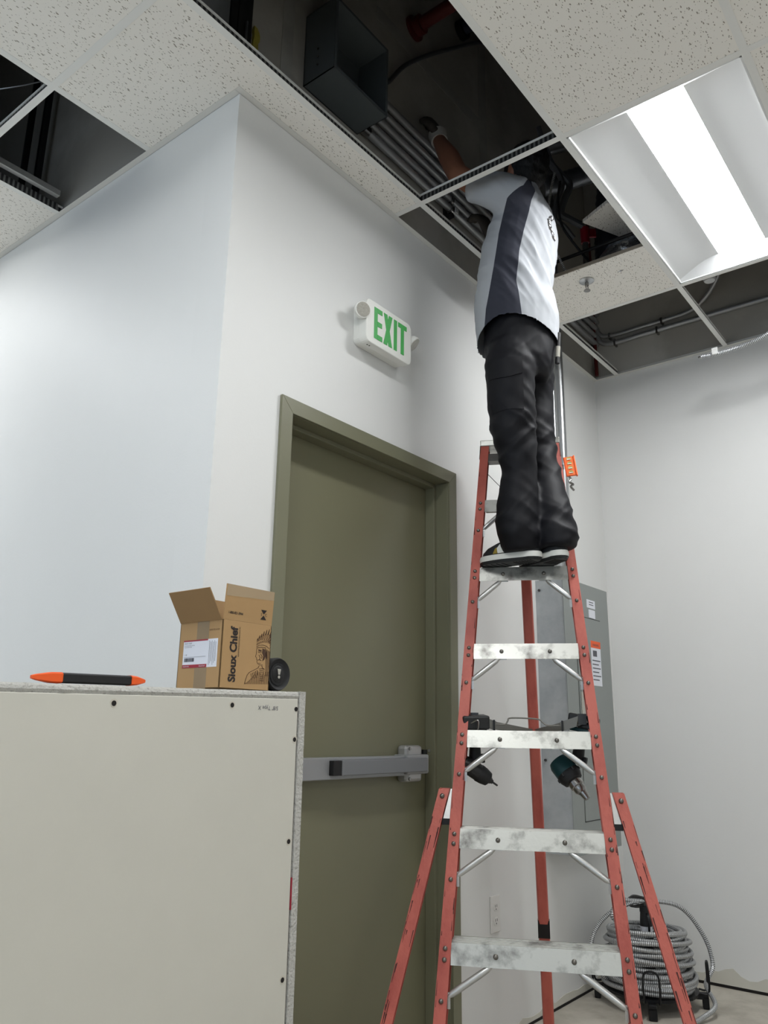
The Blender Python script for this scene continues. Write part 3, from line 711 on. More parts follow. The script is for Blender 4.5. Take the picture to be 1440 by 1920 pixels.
for sg in (-1, 1):
    rings = channel(lp(sg * sin_(0.012), .012), lp(sg * sin_(ZC), ZC), LW, LN, .033, .07, .0045, sg)
    rl = MB().loft(rings).build('rail', 'fiberglass', lad)
    rv = MB()
    for k in range(-1, 6):
        zc = LB.z + SS * k
        for z in (zc + .012, zc - .014, zc - .107):
            if z < .05: continue
            rv.ball(lp(sg * (sin_(z) + .016), z, -.001), (.0068, .0068, .0068), 8, 6)
    rv.build('rivets', 'rivet', rl, smooth=True, kind='stuff')
    # dark worn line along the flange edge
    random.seed(sg + 4); wm = MB()
    for i in range(30):
        z = random.uniform(.1, 2.1); L = random.uniform(.006, .04); s = sin_(z) + random.choice((.030, .0315, .002, .029)) + random.uniform(-.001, .001)
        a = lp(sg * s, z, -.0006); b = lp(sg * (sin_(z + L) + s - sin_(z)), z + L, -.0006)
        wd = random.uniform(.0006, .0016); wm.add([a - LW * wd, a + LW * wd, b + LW * wd * .4, b - LW * wd * .4], [(0, 1, 2, 3)])
    wm.build('scuffs', 'scuff', rl, kind='stuff')
    a, b = lp(sg * (sin_(0) + .016), .0, .035), lp(sg * (sin_(.05) + .016), .03, .035)
    MB().obox((a + b) / 2 + V(0, 0, .002), LW * .022, LN * .045, V(0, 0, .0165)).build('foot', 'black_rubber', lad, bevel=.003)
    # flared stabiliser leg
    top, bot = lp(sg * .246, .945, .002), lp(sg * .462, .012, .002)
    og = MB().loft(channel(top, bot, LW, LN, .032, .045, .0045, sg)).build('stabilizer_leg', 'fiberglass', lad)
    MB().ball(top.lerp(bot, .022) + LW * (sg * .016) - LN * .001, .008, 8, 6).build('rivet', 'rivet', og, smooth=True)
    random.seed(sg + 9); wm = MB()
    for i in range(44):
        t = random.uniform(.05, .97); L = random.uniform(.008, .05); s = sg * random.choice((.029, .0305, .027, .022, .004)); wd = random.uniform(.0006, .0022)
        a = top.lerp(bot, t) + LW * s - LN * .0006; b = top.lerp(bot, min(1, t + L)) + LW * s - LN * .0006
        wm.add([a - LW * wd, a + LW * wd, b + LW * wd * .4, b - LW * wd * .4], [(0, 1, 2, 3)])
    wm.build('scuffs', 'scuff', og, kind='stuff')
    MB().obox(bot + LW * (sg * .016) + LN * .022 + V(0, 0, .0035), LW * .024, LN * .032, V(0, 0, .015)).build('foot', 'black_rubber', lad, bevel=.003)
    br0, br1 = lp(sg * (sin_(.93) + .034), .945, .01), lp(sg * (sin_(.85) + .034), .86, .01)
    MB().prism([br0, br0 + LW * sg * .004, br1 + LW * sg * .020, br1], LN * .004).build('hinge_plate', 'alu_plain', lad)
    MB().obox(br1 + LW * sg * .012 + LN * .012 - V(0, 0, .008), LW * .012, LN * .012, V(0, 0, .009)).build('hinge_pad', 'black_rubber', lad)
for k in range(-1, 6):
    zc = LB.z + SS * k; zt2, zb2 = zc + .0265, zc - .0265; hs = sin_(zc) - .0005
    def prof(s):
        f = lambda z, n: lp(s, z, n) if n < .02 else (lp(s, zt2, n) + V(0, 0, z - zt2))
        top = lp(s, zt2, .003)
        pts = [lp(s, zb2, .003), top]
        for q in range(5):     # grooved tread
            n0 = .008 + q * .014; pts += [top + LN * n0, top + LN * (n0 + .001) - V(0, 0, .0022), top + LN * (n0 + .005) - V(0, 0, .0022), top + LN * (n0 + .006)]
        pts += [top + LN * .082, top + LN * .082 - V(0, 0, .03), top + LN * .079 - V(0, 0, .03), top + LN * .079 - V(0, 0, .006), top + LN * .004 - V(0, 0, .006), lp(s, zb2, .0055)]
        return pts
    stp = MB().loft([prof(-hs), prof(hs)][::1]).build('step', 'alu', lad)
    rv = MB()
    for sg in (-1, 1): rv.ball(lp(sg * hs * .46, zc - .001, .0028), .0075, 8, 6)
    rv.build('rivets', 'rivet', stp, smooth=True, kind='stuff')
    for sg in (-1, 1):
        a = lp(sg * hs * .50, zc - .024, .012); b = lp(sg * (sin_(zc - .1) + .001), zc - .100, .012); d = (b - a).normalized()
        mb = MB().tube([a, a.lerp(b, .12), a.lerp(b, .3), a.lerp(b, .7), a.lerp(b, .9), b], [.0035, .0085, .0092, .0092, .0085, .004], n=10)
        up_ = d.cross(LN).normalized()
        mb.obox(b + V(0, 0, -.008) + LW * (-sg * .004), LW * .004, LN * .002, V(0, 0, .02)); mb.obox(a + LW * (sg * -.006), LW * .018, LN * .002, V(0, 0, .005))
        mb.build('brace', 'alu_plain', lad, smooth=True)
# cap
cpz = 2.244
c0 = [lp(s, cpz, n) for s, n in ((-(sin_(cpz) + .036), -.004), (sin_(cpz) + .036, -.004), (sin_(cpz) + .036, .10), (-(sin_(cpz) + .036), .10))]
MB().prism([V(p.x, p.y, 2.237) for p in c0], (0, 0, .025)).build('top_cap', 'alu', lad, bevel=.003)
MB().prism([lp(-sin_(2.16), 2.165, .006), lp(sin_(2.16), 2.165, .006), lp(sin_(2.2), 2.2, .006), lp(-sin_(2.2), 2.2, .006)], LN * .05).build('cap_bracket', 'alu_dark', lad)
for sg in (-1, 1):
    MB().prism([lp(sg * (sin_(2.2) + .0345), 2.175, -.003), lp(sg * (sin_(2.24) + .0345), 2.237, -.003), lp(sg * (sin_(2.24) + .0345), 2.237, .075), lp(sg * (sin_(2.2) + .0345), 2.175, .075)], LW * (sg * .002)).build('cap_side', 'alu_dark', lad)
MB().tube([lp(-sin_(2.1), 2.12, .05), lp(-.02, 1.98, .05)], .0012, n=5).build('wire', 'steel_dark', lad)
# rear leg
capc = lp(0, 2.2, 0) + LN * .07; rf = lp(0, 2.2, 0) + LN * .37 + LW * .036; rf.z = .004
rings = []
for p in (capc, rf):
    rings.append([p + LW * a + LN * b for a, b in ((-.018, 0), (.018, 0), (.021, .02), (.018, .04), (-.018, .04), (-.021, .02))])
rleg = MB().loft([r[::-1] for r in rings]).build('rear_leg', 'fiberglass', lad, bevel=.004)
for zq in (.40, .64, .86, 1.2):
    t = (2.2 - zq) / (2.2 - rf.z); p = capc.lerp(rf, t)
    MB().obox(p + LN * .019, LW * .0222, LN * .0215, V(0, 0, .011 if zq != .40 else .03)).build('worn_band', 'hole', rleg) if zq in (.40,) else None
lc = lambda z: capc.lerp(rf, (2.2 - z) / (2.2 - rf.z))
# folding spreader between rails and rear leg
for sg in (-1, 1):
    a = lp(sg * (sin_(1.16) - .006), 1.163, .05); b = lp(sg * .11, 1.138, .075); c = lc(1.118) - LN * .004 + LW * (sg * .008)
    m_ = MB()
    for p, q, h in ((a, b, .0145), (b, c, .0125)):
        d = (q - p).normalized(); s_ = d.cross(V(0, 0, 1)).normalized(); u_ = s_.cross(d)
        m_.obox((p + q) / 2, d * ((q - p).length / 2 + .003), s_ * .002, u_ * h)
    sa = m_.build('spreader_arm', 'spreader', lad)
    MB().obox(b - V(0, 0, .002), LW * .003, LN * .008, V(0, 0, .02)).build('spreader_hinge', 'black', sa)
    MB().obox(a - V(0, 0, .002) + LW * (-sg * .01), LW * .013, LN * .006, V(0, 0, .017)).build('spreader_bracket', 'steel_dark', sa)
wp = [lp(-.11, 1.142, .08), lp(-.072, 1.142, .08), lp(-.06, 1.163, .08), lp(.035, 1.160, .08), lp(.058, 1.141, .08), lp(.11, 1.14, .08)]
MB().tube(smooth_path([wp[0], wp[0].lerp(wp[1], .9), wp[1].lerp(wp[2], .5), wp[2].lerp(wp[3], .06), wp[3].lerp(wp[2], .06), wp[3].lerp(wp[4], .5), wp[4].lerp(wp[5], .1), wp[5]], 5), .0028, n=6).build('pull_wire', 'spreader', lad, smooth=True)

# ================================================================== ELECTRICAL PANEL, CONDUITS, OUTLET
PX0, PX1, PZ0, PZ1, PD = 1.952, 2.452, .612, 1.812, -.142
pn = thing('electrical_panel', 'tall grey electrical panel on wall behind the ladder', 'electrical panel', ((PX0 + PX1) / 2, 0, PZ0))
MB().box((PX0 + .004, PD + .003, PZ0 + .004), (PX1 - .004, -.0005, PZ1 - .004)).build('tub', 'galv', pn)
cv = MB().box((PX0, PD, PZ0), (PX1, PD + .0028, PZ1)).build('cover', 'panel_grey', pn, bevel=.0008)
dx0, dx1, dz0, dz1 = PX0 + .115, PX1 - .105, PZ0 + .13, PZ1 - .16
gp = MB()
for lo, hi in (((dx0, dz0), (dx0 + .003, dz1)), ((dx1 - .003, dz0), (dx1, dz1)), ((dx0, dz0), (dx1, dz0 + .003)), ((dx0, dz1 - .003), (dx1, dz1))): gp.box((lo[0], PD - .0006, lo[1]), (hi[0], PD, hi[1]))
gp.build('door_gap', 'panel_gap', pn)
pd = MB().box((dx0 + .004, PD - .003, dz0 + .004), (dx1 - .004, PD - .0002, dz1 - .004)).build('panel_door', 'panel_grey', pn)
MB().box((dx0 + .015, PD - .006, 1.16), (dx0 + .05, PD - .003, 1.30)).build('door_latch', 'lens_grey', pd)
MB().box((dx0 + .014, PD - .0035, 1.15), (dx0 + .019, PD - .0031, 1.33)).build('latch_recess', 'panel_gap', pd)
MB().box((PX0 + .25, PD - .001, PZ1 - .11), (PX0 + .345, PD - .0003, PZ1 - .07)).build('sticker', 'label_white', cv)
MB().box((PX0 + .265, PD - .001, PZ1 - .157 - .035), (PX0 + .335, PD - .0003, PZ1 - .115)).build('sticker', 'label_white', cv) if False else MB().box((PX0 + .265, PD - .0036, PZ1 - .158), (PX0 + .335, PD - .0003, PZ1 - .118)).build('sticker', 'label_white', cv)
st = MB().box((PX0 + .265, PD - .0036, 1.335), (PX0 + .375, PD - .0031, 1.545)).build('warning_label', 'label_white', pd)
MB().box((PX0 + .265, PD - .0040, 1.512), (PX0 + .375, PD - .0036, 1.545)).build('warning_band', 'orange', pd)
mb = MB()
for i in range(6): mb.box((PX0 + .275, PD - .0040, 1.45 - i * .018), (PX0 + .365 - (i % 2) * .02, PD - .0037, 1.455 - i * .018))
mb.box((PX0 + .285, PD - .004, 1.472), (PX0 + .33, PD - .0037, 1.50))
text_mb('WARNING', .016, (PX0 + .285, PD - .0040, 1.521), (1, 0, 0), (0, 0, 1), depth=.0003, mb=mb, sx=.9)
text_mb('PANEL A', .012, (PX0 + .262, PD - .0010, PZ1 - .088), (1, 0, 0), (0, 0, 1), depth=.0003, mb=mb) if False else None
for i in range(2): mb.box((PX0 + .275, PD - .0014, PZ1 - .095 + i * .012), (PX0 + .325, PD - .0011, PZ1 - .091 + i * .012))
mb.build('label_print', 'label_ink', pn, kind='stuff')
mb = MB()
for z in (1.76, 1.0): mb.cyl((PX0 + .003, -.02, z), (PX0 - .002, -.02, z), .006, n=8)
mb.build('screws', 'steel_dark', pn, kind='stuff')
for x, r, y, lab in ((2.228, .0215, -.045, 'thick bright steel conduit rising from electrical panel to ceiling'), (2.283, .012, -.03, 'thin steel conduit right of the thick one above electrical panel'), (2.172, .012, -.03, 'thin steel conduit left of the thick one above electrical panel')):
    o = MB().cyl((x, y, PZ1 - .004), (x, y, 4.3), r, n=20).build('wall_conduit', 'emt', smooth=True); tag(o, lab, 'conduit', 'conduits above electrical panel')
    MB().box((x - r - .012, -.0035, 2.42), (x + r + .022, -.0005, 2.445)).build('strap_base', 'steel', o)
    MB().cyl((x, y, 2.42), (x, y, 2.445), r + .0025, n=18).build('strap', 'steel', o, smooth=True)
hw = thing('conduit_clamp', 'loose steel conduit clamp hanging beside the thick conduit', 'clamp', (2.32, -.03, 2.36))
MB().lathe([(.014, 0), (.017, .003), (.017, .012), (.008, .015)], (2.318, -.03, 2.43), (0, -1, 0), n=14).build('clamp_wheel', 'steel', hw, smooth=True)
MB().tube(smooth_path([(2.318, -.03, 2.418), (2.33, -.035, 2.40), (2.322, -.03, 2.385), (2.345, -.04, 2.375), (2.325, -.035, 2.36), (2.35, -.04, 2.345)], 5), .006, n=6).build('clamp_chain', 'steel', hw, smooth=True)
ol = thing('wall_outlet', 'white duplex power outlet low on wall beside the ladder', 'outlet', (1.522, 0, .37))
MB().box((1.487, -.006, .376), (1.557, -.0005, .508)).build('cover_plate', 'outlet_white', ol, bevel=.003)
for z in (.417, .467):
    r = MB().prism([(1.522 + .017 * math.cos(a), -.006, z + .0165 * max(-.8, min(.8, math.sin(a)))) for a in [2 * math.pi * i / 20 for i in range(20)]], (0, -.002, 0)).build('receptacle', 'outlet_white', ol)
    q = MB()
    for dx in (-.006, .006): q.box((1.522 + dx - .001, -.0086, z - .001), (1.522 + dx + .001, -.0079, z + .008))
    q.cyl((1.522, -.0079, z - .008), (1.522, -.0086, z - .008), .0024, n=8); q.build('slots', 'hole', r, kind='stuff')

# ================================================================== CABLE REEL IN THE CORNER
RC = V(2.36, -.27, 0)
rk = thing('cable_rack', 'black steel cable dispenser stand on floor in corner, holding the coil', 'cable stand', tuple(RC))
for a in (-2.75, -1.15, .35, 1.9):
    d = V(math.cos(a), math.sin(a), 0); s_ = V(-d.y, d.x, 0)
    MB().obox(RC + d * .15 + V(0, 0, .048), d * .085, s_ * .017, V(0, 0, .012)).obox(RC + d * .222 + V(0, 0, .0255), d * .013, s_ * .017, V(0, 0, .025)).build('foot', 'black_steel', rk, bevel=.004)
    o1, o2 = RC + d * .245, RC + d * .245
    MB().tube(smooth_path([RC + d * .2 - s_ * .03 + V(0, 0, .065), RC + d * .235 - s_ * .03 + V(0, 0, .07), RC + d * .238 - s_ * .028 + V(0, 0, .17), RC + d * .238 + s_ * .028 + V(0, 0, .17), RC + d * .235 + s_ * .03 + V(0, 0, .07), RC + d * .2 + s_ * .03 + V(0, 0, .065)], 5), .0045, n=6).build('keeper_loop', 'black_steel', rk, smooth=True)
MB().cyl(RC + V(0, 0, .058), RC + V(0, 0, .068), .20, n=28).build('platter', 'black_steel', rk)
sp_ = MB().cyl(RC + V(0, 0, .066), RC + V(0, 0, .27), .028, n=16).build('spindle', 'black_steel', rk, smooth=True)
MB().cyl(RC + V(0, 0, .262), RC + V(0, 0, .305), .0262, n=16).build('spindle_label', 'label_white', rk, smooth=True)
MB().cyl(RC + V(0, 0, .305), RC + V(0, 0, .36), .027, .022, n=16).cyl(RC + V(0, 0, .36), RC + V(0, 0, .385), .024, n=16).build('spindle_top', 'black', rk, smooth=True)
MB().tube(smooth_path([RC + V(-.02, -.02, .27), RC + V(-.045, -.03, .29), RC + V(-.045, -.03, .35), RC + V(-.01, -.01, .355)], 5), .005, n=6).build('handle', 'black_steel', rk, smooth=True)
MB().cyl(RC + V(0, 0, .385), RC + V(0, 0, .415), .012, n=12).build('eye_post', 'steel_dark', rk, smooth=True)
ey = RC + V(-.02, .02, .40)
for q in (0, 1):
    MB().tube(smooth_path([ey + V(.03, -.03, .012 * q), ey + V(-.01, .02, .018 + .006 * q), ey + V(-.025, .035, .008 - .012 * q), ey + V(-.01, .02, -.018), ey + V(.03, -.03, -.016 + .01 * q)], 6), .0055, n=7).build('guide_eye', 'steel_dark', rk, smooth=True)
random.seed(21); path = []
turns = 17
def coilpt(t):
    f = t / turns; a = 2 * math.pi * t
    r = .178 - .028 * f + .014 * math.sin(t * 2.4 + 1) + .006 * math.sin(t * 7.1)
    return RC + V(r * math.cos(a), r * math.sin(a), .080 + .215 * f + .006 * math.sin(a * 1.0 + t) + .004 * math.sin(2 * a + t * 3))
for i in range(turns * 30 + 1): path.append(coilpt(i / 30))
e = path[-1]
tail = smooth_path([path[-1], RC + V(-.10, .10, .33), RC + V(-.075, .09, .40), RC + V(-.03, .03, .405), RC + V(.10, -.11, .385), RC + V(.165, -.19, .27), RC + V(.185, -.215, .15), RC + V(.12, -.20, .085), RC + V(.0, -.27, .045), RC + V(-.12, -.245, .018), RC + V(-.30, -.22, .011), RC + V(-.50, -.30, .011), RC + V(-.75, -.45, .011)], 12)
loopL = smooth_path([RC + V(-.12, .14, .09), RC + V(-.17, .18, .16), RC + V(-.165, .18, .26), RC + V(-.12, .13, .345), RC + V(-.05, .05, .395), RC + V(-.02, .02, .40)], 10)
co = MB().tube(path + tail[1:], .0095, n=8, uv=True).tube(loopL, .0095, n=8, uv=True).build('armored_cable', 'armour', smooth=True)
tag(co, 'big coil of silver armored electrical cable wound on black stand in corner', 'cable')
# a few crossing turns make the coil irregular
for i, (tilt, z0, r, ph) in enumerate(((.10, .12, .19, .5), (-.09, .19, .186, 2.0), (.12, .25, .178, 4.1), (-.12, .285, .16, 1.1))):
    pts = [RC + V(r * math.cos(a), r * math.sin(a), z0 + tilt * r * math.sin(a + ph)) for a in [2 * math.pi * k / 40 for k in range(40)]]
    MB().tube(pts, .0095, n=8, closed=True, uv=True).build('cable_turn', 'armour', co, smooth=True)

# ================================================================== DRILLS ON THE LADDER, LEVEL
def drill(name, label, bat, grip0, grip1, tail, nose, chuck, tip, body_mat, rb, rc, impact):
    bat, grip0, grip1, tail, nose, chuck, tip = [Vector(p) for p in (bat, grip0, grip1, tail, nose, chuck, tip)]
    t = thing(name, label, 'drill', tuple(bat))
    ax = (nose - tail).normalized(); gd = (grip1 - grip0).normalized(); sd = gd.cross(ax).normalized(); fw_ = sd.cross(gd)
    b = MB().obox(bat, fw_ * .045, sd * .030, gd * .022).build('battery', 'tool_black', t, bevel=.006)
    MB().obox(bat - gd * .004 + fw_ * .0455, fw_ * .0008, sd * .012, gd * .005).build('battery_clip', 'shoe_grey', b)
    MB().obox(bat + gd * .026, fw_ * .036, sd * .026, gd * .007).build('battery_mount', body_mat, t, bevel=.004)
    R = []
    for f, a, c in ((0, .026, .021), (.15, .020, .018), (.5, .0185, .0165), (.85, .021, .018), (1, .028, .022)):
        p = grip0.lerp(grip1, f); R.append([p + fw_ * (a * math.cos(q)) + sd * (c * math.sin(q)) for q in [2 * math.pi * i / 14 for i in range(14)]])
    MB().loft(R).build('grip', 'black_rubber', t, smooth=True)
    L = (nose - tail).length
    MB().lathe([(rb * .5, -.004), (rb * .86, 0), (rb, L * .15), (rb, L * .55), (rb * .97, L * .75), (rb * .8, L * .95), (rb * .66, L)], tail, ax, n=22).build('motor_housing', body_mat, t, smooth=True)
    MB().lathe([(rb * 1.02, L * .60), (rb * 1.05, L * .64), (rb * 1.0, L * .80), (rb * .84, L * .98), (rb * .6, L * 1.02)], tail, ax, n=22).build('gear_case', 'black_rubber', t, smooth=True)
    Lc = (chuck - nose).length
    if impact:
        MB().lathe([(rc * 1.2, -.002), (rc * 1.2, Lc * .5), (rc * .8, Lc * .8), (rc * .8, Lc)], nose, ax, n=14).build('chuck', 'steel_dark', t, smooth=True)
        MB().cyl(chuck - ax * .002, tip, .0035, .003, n=8).build('bit', 'steel_dark', t, smooth=True)
    else:
        MB().lathe([(rc * 1.3, -.004), (rc * 1.35, Lc * .2), (rc * 1.35, Lc * .45), (rc * 1.15, Lc * .5), (rc * 1.15, Lc * .8), (rc * .8, Lc)], nose, ax, n=18).build('chuck', 'steel', t, smooth=True)
        MB().lathe([(rc * .8, -.002), (rc * .55, (tip - chuck).length), (rc * .3, (tip - chuck).length)], chuck, ax, n=12).build('jaws', 'steel', t, smooth=True)
        for q in range(6):
            a = 2 * math.pi * q / 6; u_, w_ = perp(ax); MB().cyl(tail + ax * L * .62 + (u_ * math.cos(a) + w_ * math.sin(a)) * rb * 1.0, tail + ax * L * .74 + (u_ * math.cos(a) + w_ * math.sin(a)) * rb * 1.0, .004, n=8).build('case_screw', 'steel_dark', t)
    MB().obox(grip1.lerp(grip0, .12) + fw_ * .026, fw_ * .006, sd * .008, gd * .014).build('trigger', 'black', t, bevel=.003)
    MB().tube(smooth_path([bat + sd * .03 - fw_ * .02, bat + sd * .045 - gd * .01, bat + sd * .045 + gd * .015, bat + sd * .034 + gd * .02], 4), .0025, n=6).build('belt_hook', 'steel', t, smooth=True)
    return t
dv = lambda p, q, s: tuple(Vector(p) + Vector(q) * s)
drill('impact_driver', 'black impact driver hanging bit-down behind left rail of the ladder', (.915, -.300, 1.148), (.921, -.298, 1.115), (.930, -.292, 1.022), (.893, -.268, 1.022), (.962, -.322, .968), (.972, -.330, .960), (.985, -.341, .949), 'tool_black', .027, .009, True)
drill('hammer_drill', 'dark teal cordless drill with steel chuck hanging behind right rail of the ladder', (1.132, -.585, 1.152), (1.128, -.578, 1.118), (1.120, -.560, 1.022), (1.104, -.502, 1.030), (1.101, -.556, .968), (1.101, -.584, .936), (1.101, -.600, .918), 'teal', .038, .0175, False)
lv = thing('torpedo_level', 'orange pocket level with four round vials stuck to top of right ladder rail', 'level', (1.385, -.45, 2.08))
a0, a1 = V(1.362, -.447, 2.178), V(1.389, -.440, 2.083)
a0 = lp(sin_(2.17) + .062, 2.178, .03); a1 = lp(sin_(2.09) + .066, 2.085, .03)
d_ = (a1 - a0).normalized(); n_ = -LN; s_ = n_.cross(d_).normalized()
MB().obox((a0 + a1) / 2, d_ * .048, s_ * .020, LN * .006).build('level_body', 'orange_metal', lv, bevel=.003)
MB().obox((a0 + a1) / 2 + s_ * (.021 if s_.dot(LW) > 0 else -.021), d_ * .05, s_ * .003, LN * .010).build('level_edge', 'orange_metal', lv, bevel=.001)
for i in range(4):
    c = a0.lerp(a1, .16 + .225 * i) - LN * .0058
    v_ = MB().lathe([(.0095, 0), (.0095, .002), (.0075, .0022), (.0072, .001), (.0, .001)], c, -LN, n=16).build('vial', 'vial', lv, smooth=True)
    MB().obox(c - LN * .0022, s_ * .0065, d_ * .002, LN * .0004).build('bubble', 'outlet_white', v_)

# ================================================================== THE MAN ON THE LADDER
MA = V(.62082, -.78395, 0); MBX = V(.78395, .62082, 0); MO = V(1.128, -.383, 0)
def pw(a, b, z): return MO + MA * a + MBX * b + V(0, 0, z)
FA, FB = -.926, .375        # facing direction (towards the back wall) in these axes
LA, LBb = -.375, -.926      # his left
def ell(a, b, z, rf, rl, n=28, tail=0.0):
    out = []
    for i in range(n):
        t = 2 * math.pi * i / n; c, s = math.cos(t), math.sin(t)
        out.append(pw(a + FA * rf * c + LA * rl * s, b + FB * rf * c + LBb * rl * s, z - tail * (c * c)))
    return out
def chain(mb, pts, n=14):
    """tapered limb: list of ((a,b,z), radius)"""
    P = [pw(*p) for p, r in pts]; Rr = [r for p, r in pts]
    sub = smooth_path(P, 5); k = len(sub) - 1; rr = []
    for i in range(k + 1):
        f = i / k * (len(Rr) - 1); j = min(int(f), len(Rr) - 2); rr.append(Rr[j] + (Rr[j + 1] - Rr[j]) * (f - j))
    mb.tube(sub, rr, n=n); mb.ball(P[0], Rr[0], 12, 8); mb.ball(P[-1], Rr[-1], 12, 8)
def hand(mb, W, d, pnorm, side, sc=1.0, grow=0.0, curl=.5):
    """palm, four fingers and a thumb, all rooted in the palm"""
    W, d, pn_ = Vector(W), Vector(d).normalized(), Vector(pnorm); pn_ = (pn_ - d * pn_.dot(d)).normalized(); s = d.cross(pn_).normalized() * side
    R = []
    for f, w, t in ((-.01, .026, .020), (.02, .030, .018), (.05, .040, .016), (.085, .042, .014), (.098, .038, .010)):
        R.append([W + d * f * sc + s * ((w + grow) * sc * math.cos(q)) + pn_ * ((t + grow) * sc * math.sin(q)) for q in [2 * math.pi * i / 14 for i in range(14)]])
    mb.loft(R)
    for i, (off, L) in enumerate(((.030, .070), (.010, .080), (-.010, .075), (-.029, .058))):
        p = W + d * .085 * sc + s * off * sc; a = .12; pts = [p]; dd = d
        for q, f in enumerate((.45, .32, .23)):
            a += curl * (.5 + .25 * q); dd = (d * math.cos(a) + pn_ * math.sin(a) + s * off * .8).normalized(); p = p + dd * L * f * sc; pts.append(p)
        mb.tube(pts, [(r + grow) * sc for r in (.0098, .0095, .0088, .0078)], n=8)
        for p_, r_ in zip(pts, (.0098, .0095, .0088, .0078)): mb.ball(p_, (r_ + grow) * sc, 8, 6)
    p = W + d * .025 * sc + s * .028 * sc; pts = [p, p + (s * .75 + d * .6 + pn_ * .3).normalized() * .036 * sc]; pts.append(pts[-1] + (s * .3 + d * .85 + pn_ * .45).normalized() * .03 * sc); pts.append(pts[-1] + (d * .8 + pn_ * .6).normalized() * .022 * sc)
    mb.tube(pts, [(r + grow) * sc for r in (.014, .0115, .0105, .009)], n=8)
    for p_, r_ in zip(pts, (.014, .0115, .0105, .009)): mb.ball(p_, (r_ + grow) * sc, 8, 6)
def finish(name, data, mats, parent, disp=None, pick=None):
    vs_, fs_, ns_ = data
    if disp: vs_ = [p + n * disp(p) for p, n in zip(vs_, ns_)]
    mb = MB(); mb.v = vs_; mb.f = fs_; mb.m = [0] * len(fs_)
    if pick: mb.m = [pick(sum((vs_[i] for i in f), V(0, 0, 0)) / len(f), (vs_[f[1]] - vs_[f[0]]).cross(vs_[f[2]] - vs_[f[0]])) for f in fs_]
    o = mb.build(name, mats, parent); o.data.polygons.foreach_set('use_smooth', [True] * len(o.data.polygons)); o.data.update()
    return o, vs_, fs_
def mloc(p): q = p - MO; return q.dot(MA), q.dot(MBX), p.z

# --- body (one continuous surface)
bd = MB()
bd.loft([ell(*r) for r in ((.015, 0, 2.46, .09, .13), (.018, 0, 2.60, .11, .15), (.01, 0, 2.75, .10, .14), (.02, 0, 2.95, .11, .155), (.045, 0, 3.09, .10, .165), (.05, 0, 3.17, .075, .12), (.05, 0, 3.235, .055, .06), (.056, 0, 3.30, .052, .055))])
LSH, LEL, LWR = (.005, -.125, 3.10), (-.222, -.045, 3.312), (-.288, .095, 3.60)
RSH, REL, RWR = (.075, .165, 3.12), (.01, .30, 3.05), (-.045, .25, 3.22)
chain(bd, [(LSH, .050), ((-.11, -.10, 3.190), .046), (LEL, .044)]); chain(bd, [(LEL, .043), ((-.250, .015, 3.44), .045), ((-.275, .065, 3.54), .034), (LWR, .029)])
chain(bd, [(RSH, .062), ((.04, .24, 3.09), .050), (REL, .043)]); chain(bd, [(REL, .043), ((-.02, .285, 3.14), .04), (RWR, .03)])
chain(bd, [((-.03, -.08, 2.50), .075), ((-.03, -.075, 2.22), .055), ((-.015, -.06, 2.0), .05), ((-.01, -.055, 1.78), .038)]); chain(bd, [((.07, .09, 2.50), .075), ((.095, .1, 2.25), .052), ((.103, .05, 2.02), .046), ((.112, -.08, 1.80), .036)])
hc = pw(.062, .005, 3.372); fd_ = (MA * -.55 + MBX * .80 + V(0, 0, .25)).normalized(); ld_ = (MA * -.82 + MBX * -.57).normalized(); ud_ = fd_.cross(ld_).normalized()
if ud_.z < 0: ud_ = -ud_
HAX = (fd_, ld_, ud_)
bd.ball(hc, (.098, .076, .108), 20, 14, ax=HAX); bd.ball(hc + fd_ * .035 - ud_ * .055, (.058, .05, .055), 16, 10, ax=HAX)           # skull, jaw
bd.ball(hc + fd_ * .100 - ud_ * .022, (.016, .012, .024), 10, 8, ax=HAX); bd.ball(hc + fd_ * .09 - ud_ * .062, (.010, .024, .008), 10, 6, ax=HAX)   # nose, mouth
bd.ball(hc + fd_ * .085 + ud_ * .012, (.014, .045, .012), 12, 6, ax=HAX)                                                              # brow
for sd_ in (-1, 1):
    bd.ball(hc + ld_ * (.076 * sd_) - fd_ * .002 - ud_ * .014, (.019, .008, .030), 12, 8, ax=HAX)
    bd.ball(hc + fd_ * .088 + ld_ * (.032 * sd_) - ud_ * .004, (.010, .013, .008), 10, 6, ax=HAX)
LWd = (V(.16, .30, .93)); hand(bd, pw(*LWR), LWd, (-.2, .9, -.2), 1, 1.0, 0, .35)
RWd = (pw(-.098, .225, 3.33) - pw(*RWR)); hand(bd, pw(*RWR), RWd, (0, 1, 0), -1, 1.0, 0, .75)
man = None
data = remesh(bd, .0065, 3)
mbm = MB(); mbm.v, mbm.f, mbm.m = data[0], data[1], [0] * len(data[1])
man = mbm.build('person', 'skin'); man.data.polygons.foreach_set('use_smooth', [True] * len(man.data.polygons))
tag(man, 'man in grey and navy work shirt and black trousers on ladder, reaching into ceiling', 'person')
for e_, sd_ in ((0, -1), (1, 1)):
    MB().ball(hc + fd_ * .092 + ld_ * (.032 * sd_) - ud_ * .004, .008, 10, 8).build('eye', 'outlet_white', man, smooth=True)
# --- hair
hr = MB(); hr.ball(hc - fd_ * .008 + ud_ * .016, (.104, .084, .108), 24, 16, ax=HAX); hr.ball(hc - fd_ * .055 - ud_ * .03, (.05, .062, .06), 16, 10, ax=HAX)
finish('hair', remesh(hr, .006, 2), 'hair', man, disp=lambda p: .004 * noise.noise(p * 60))
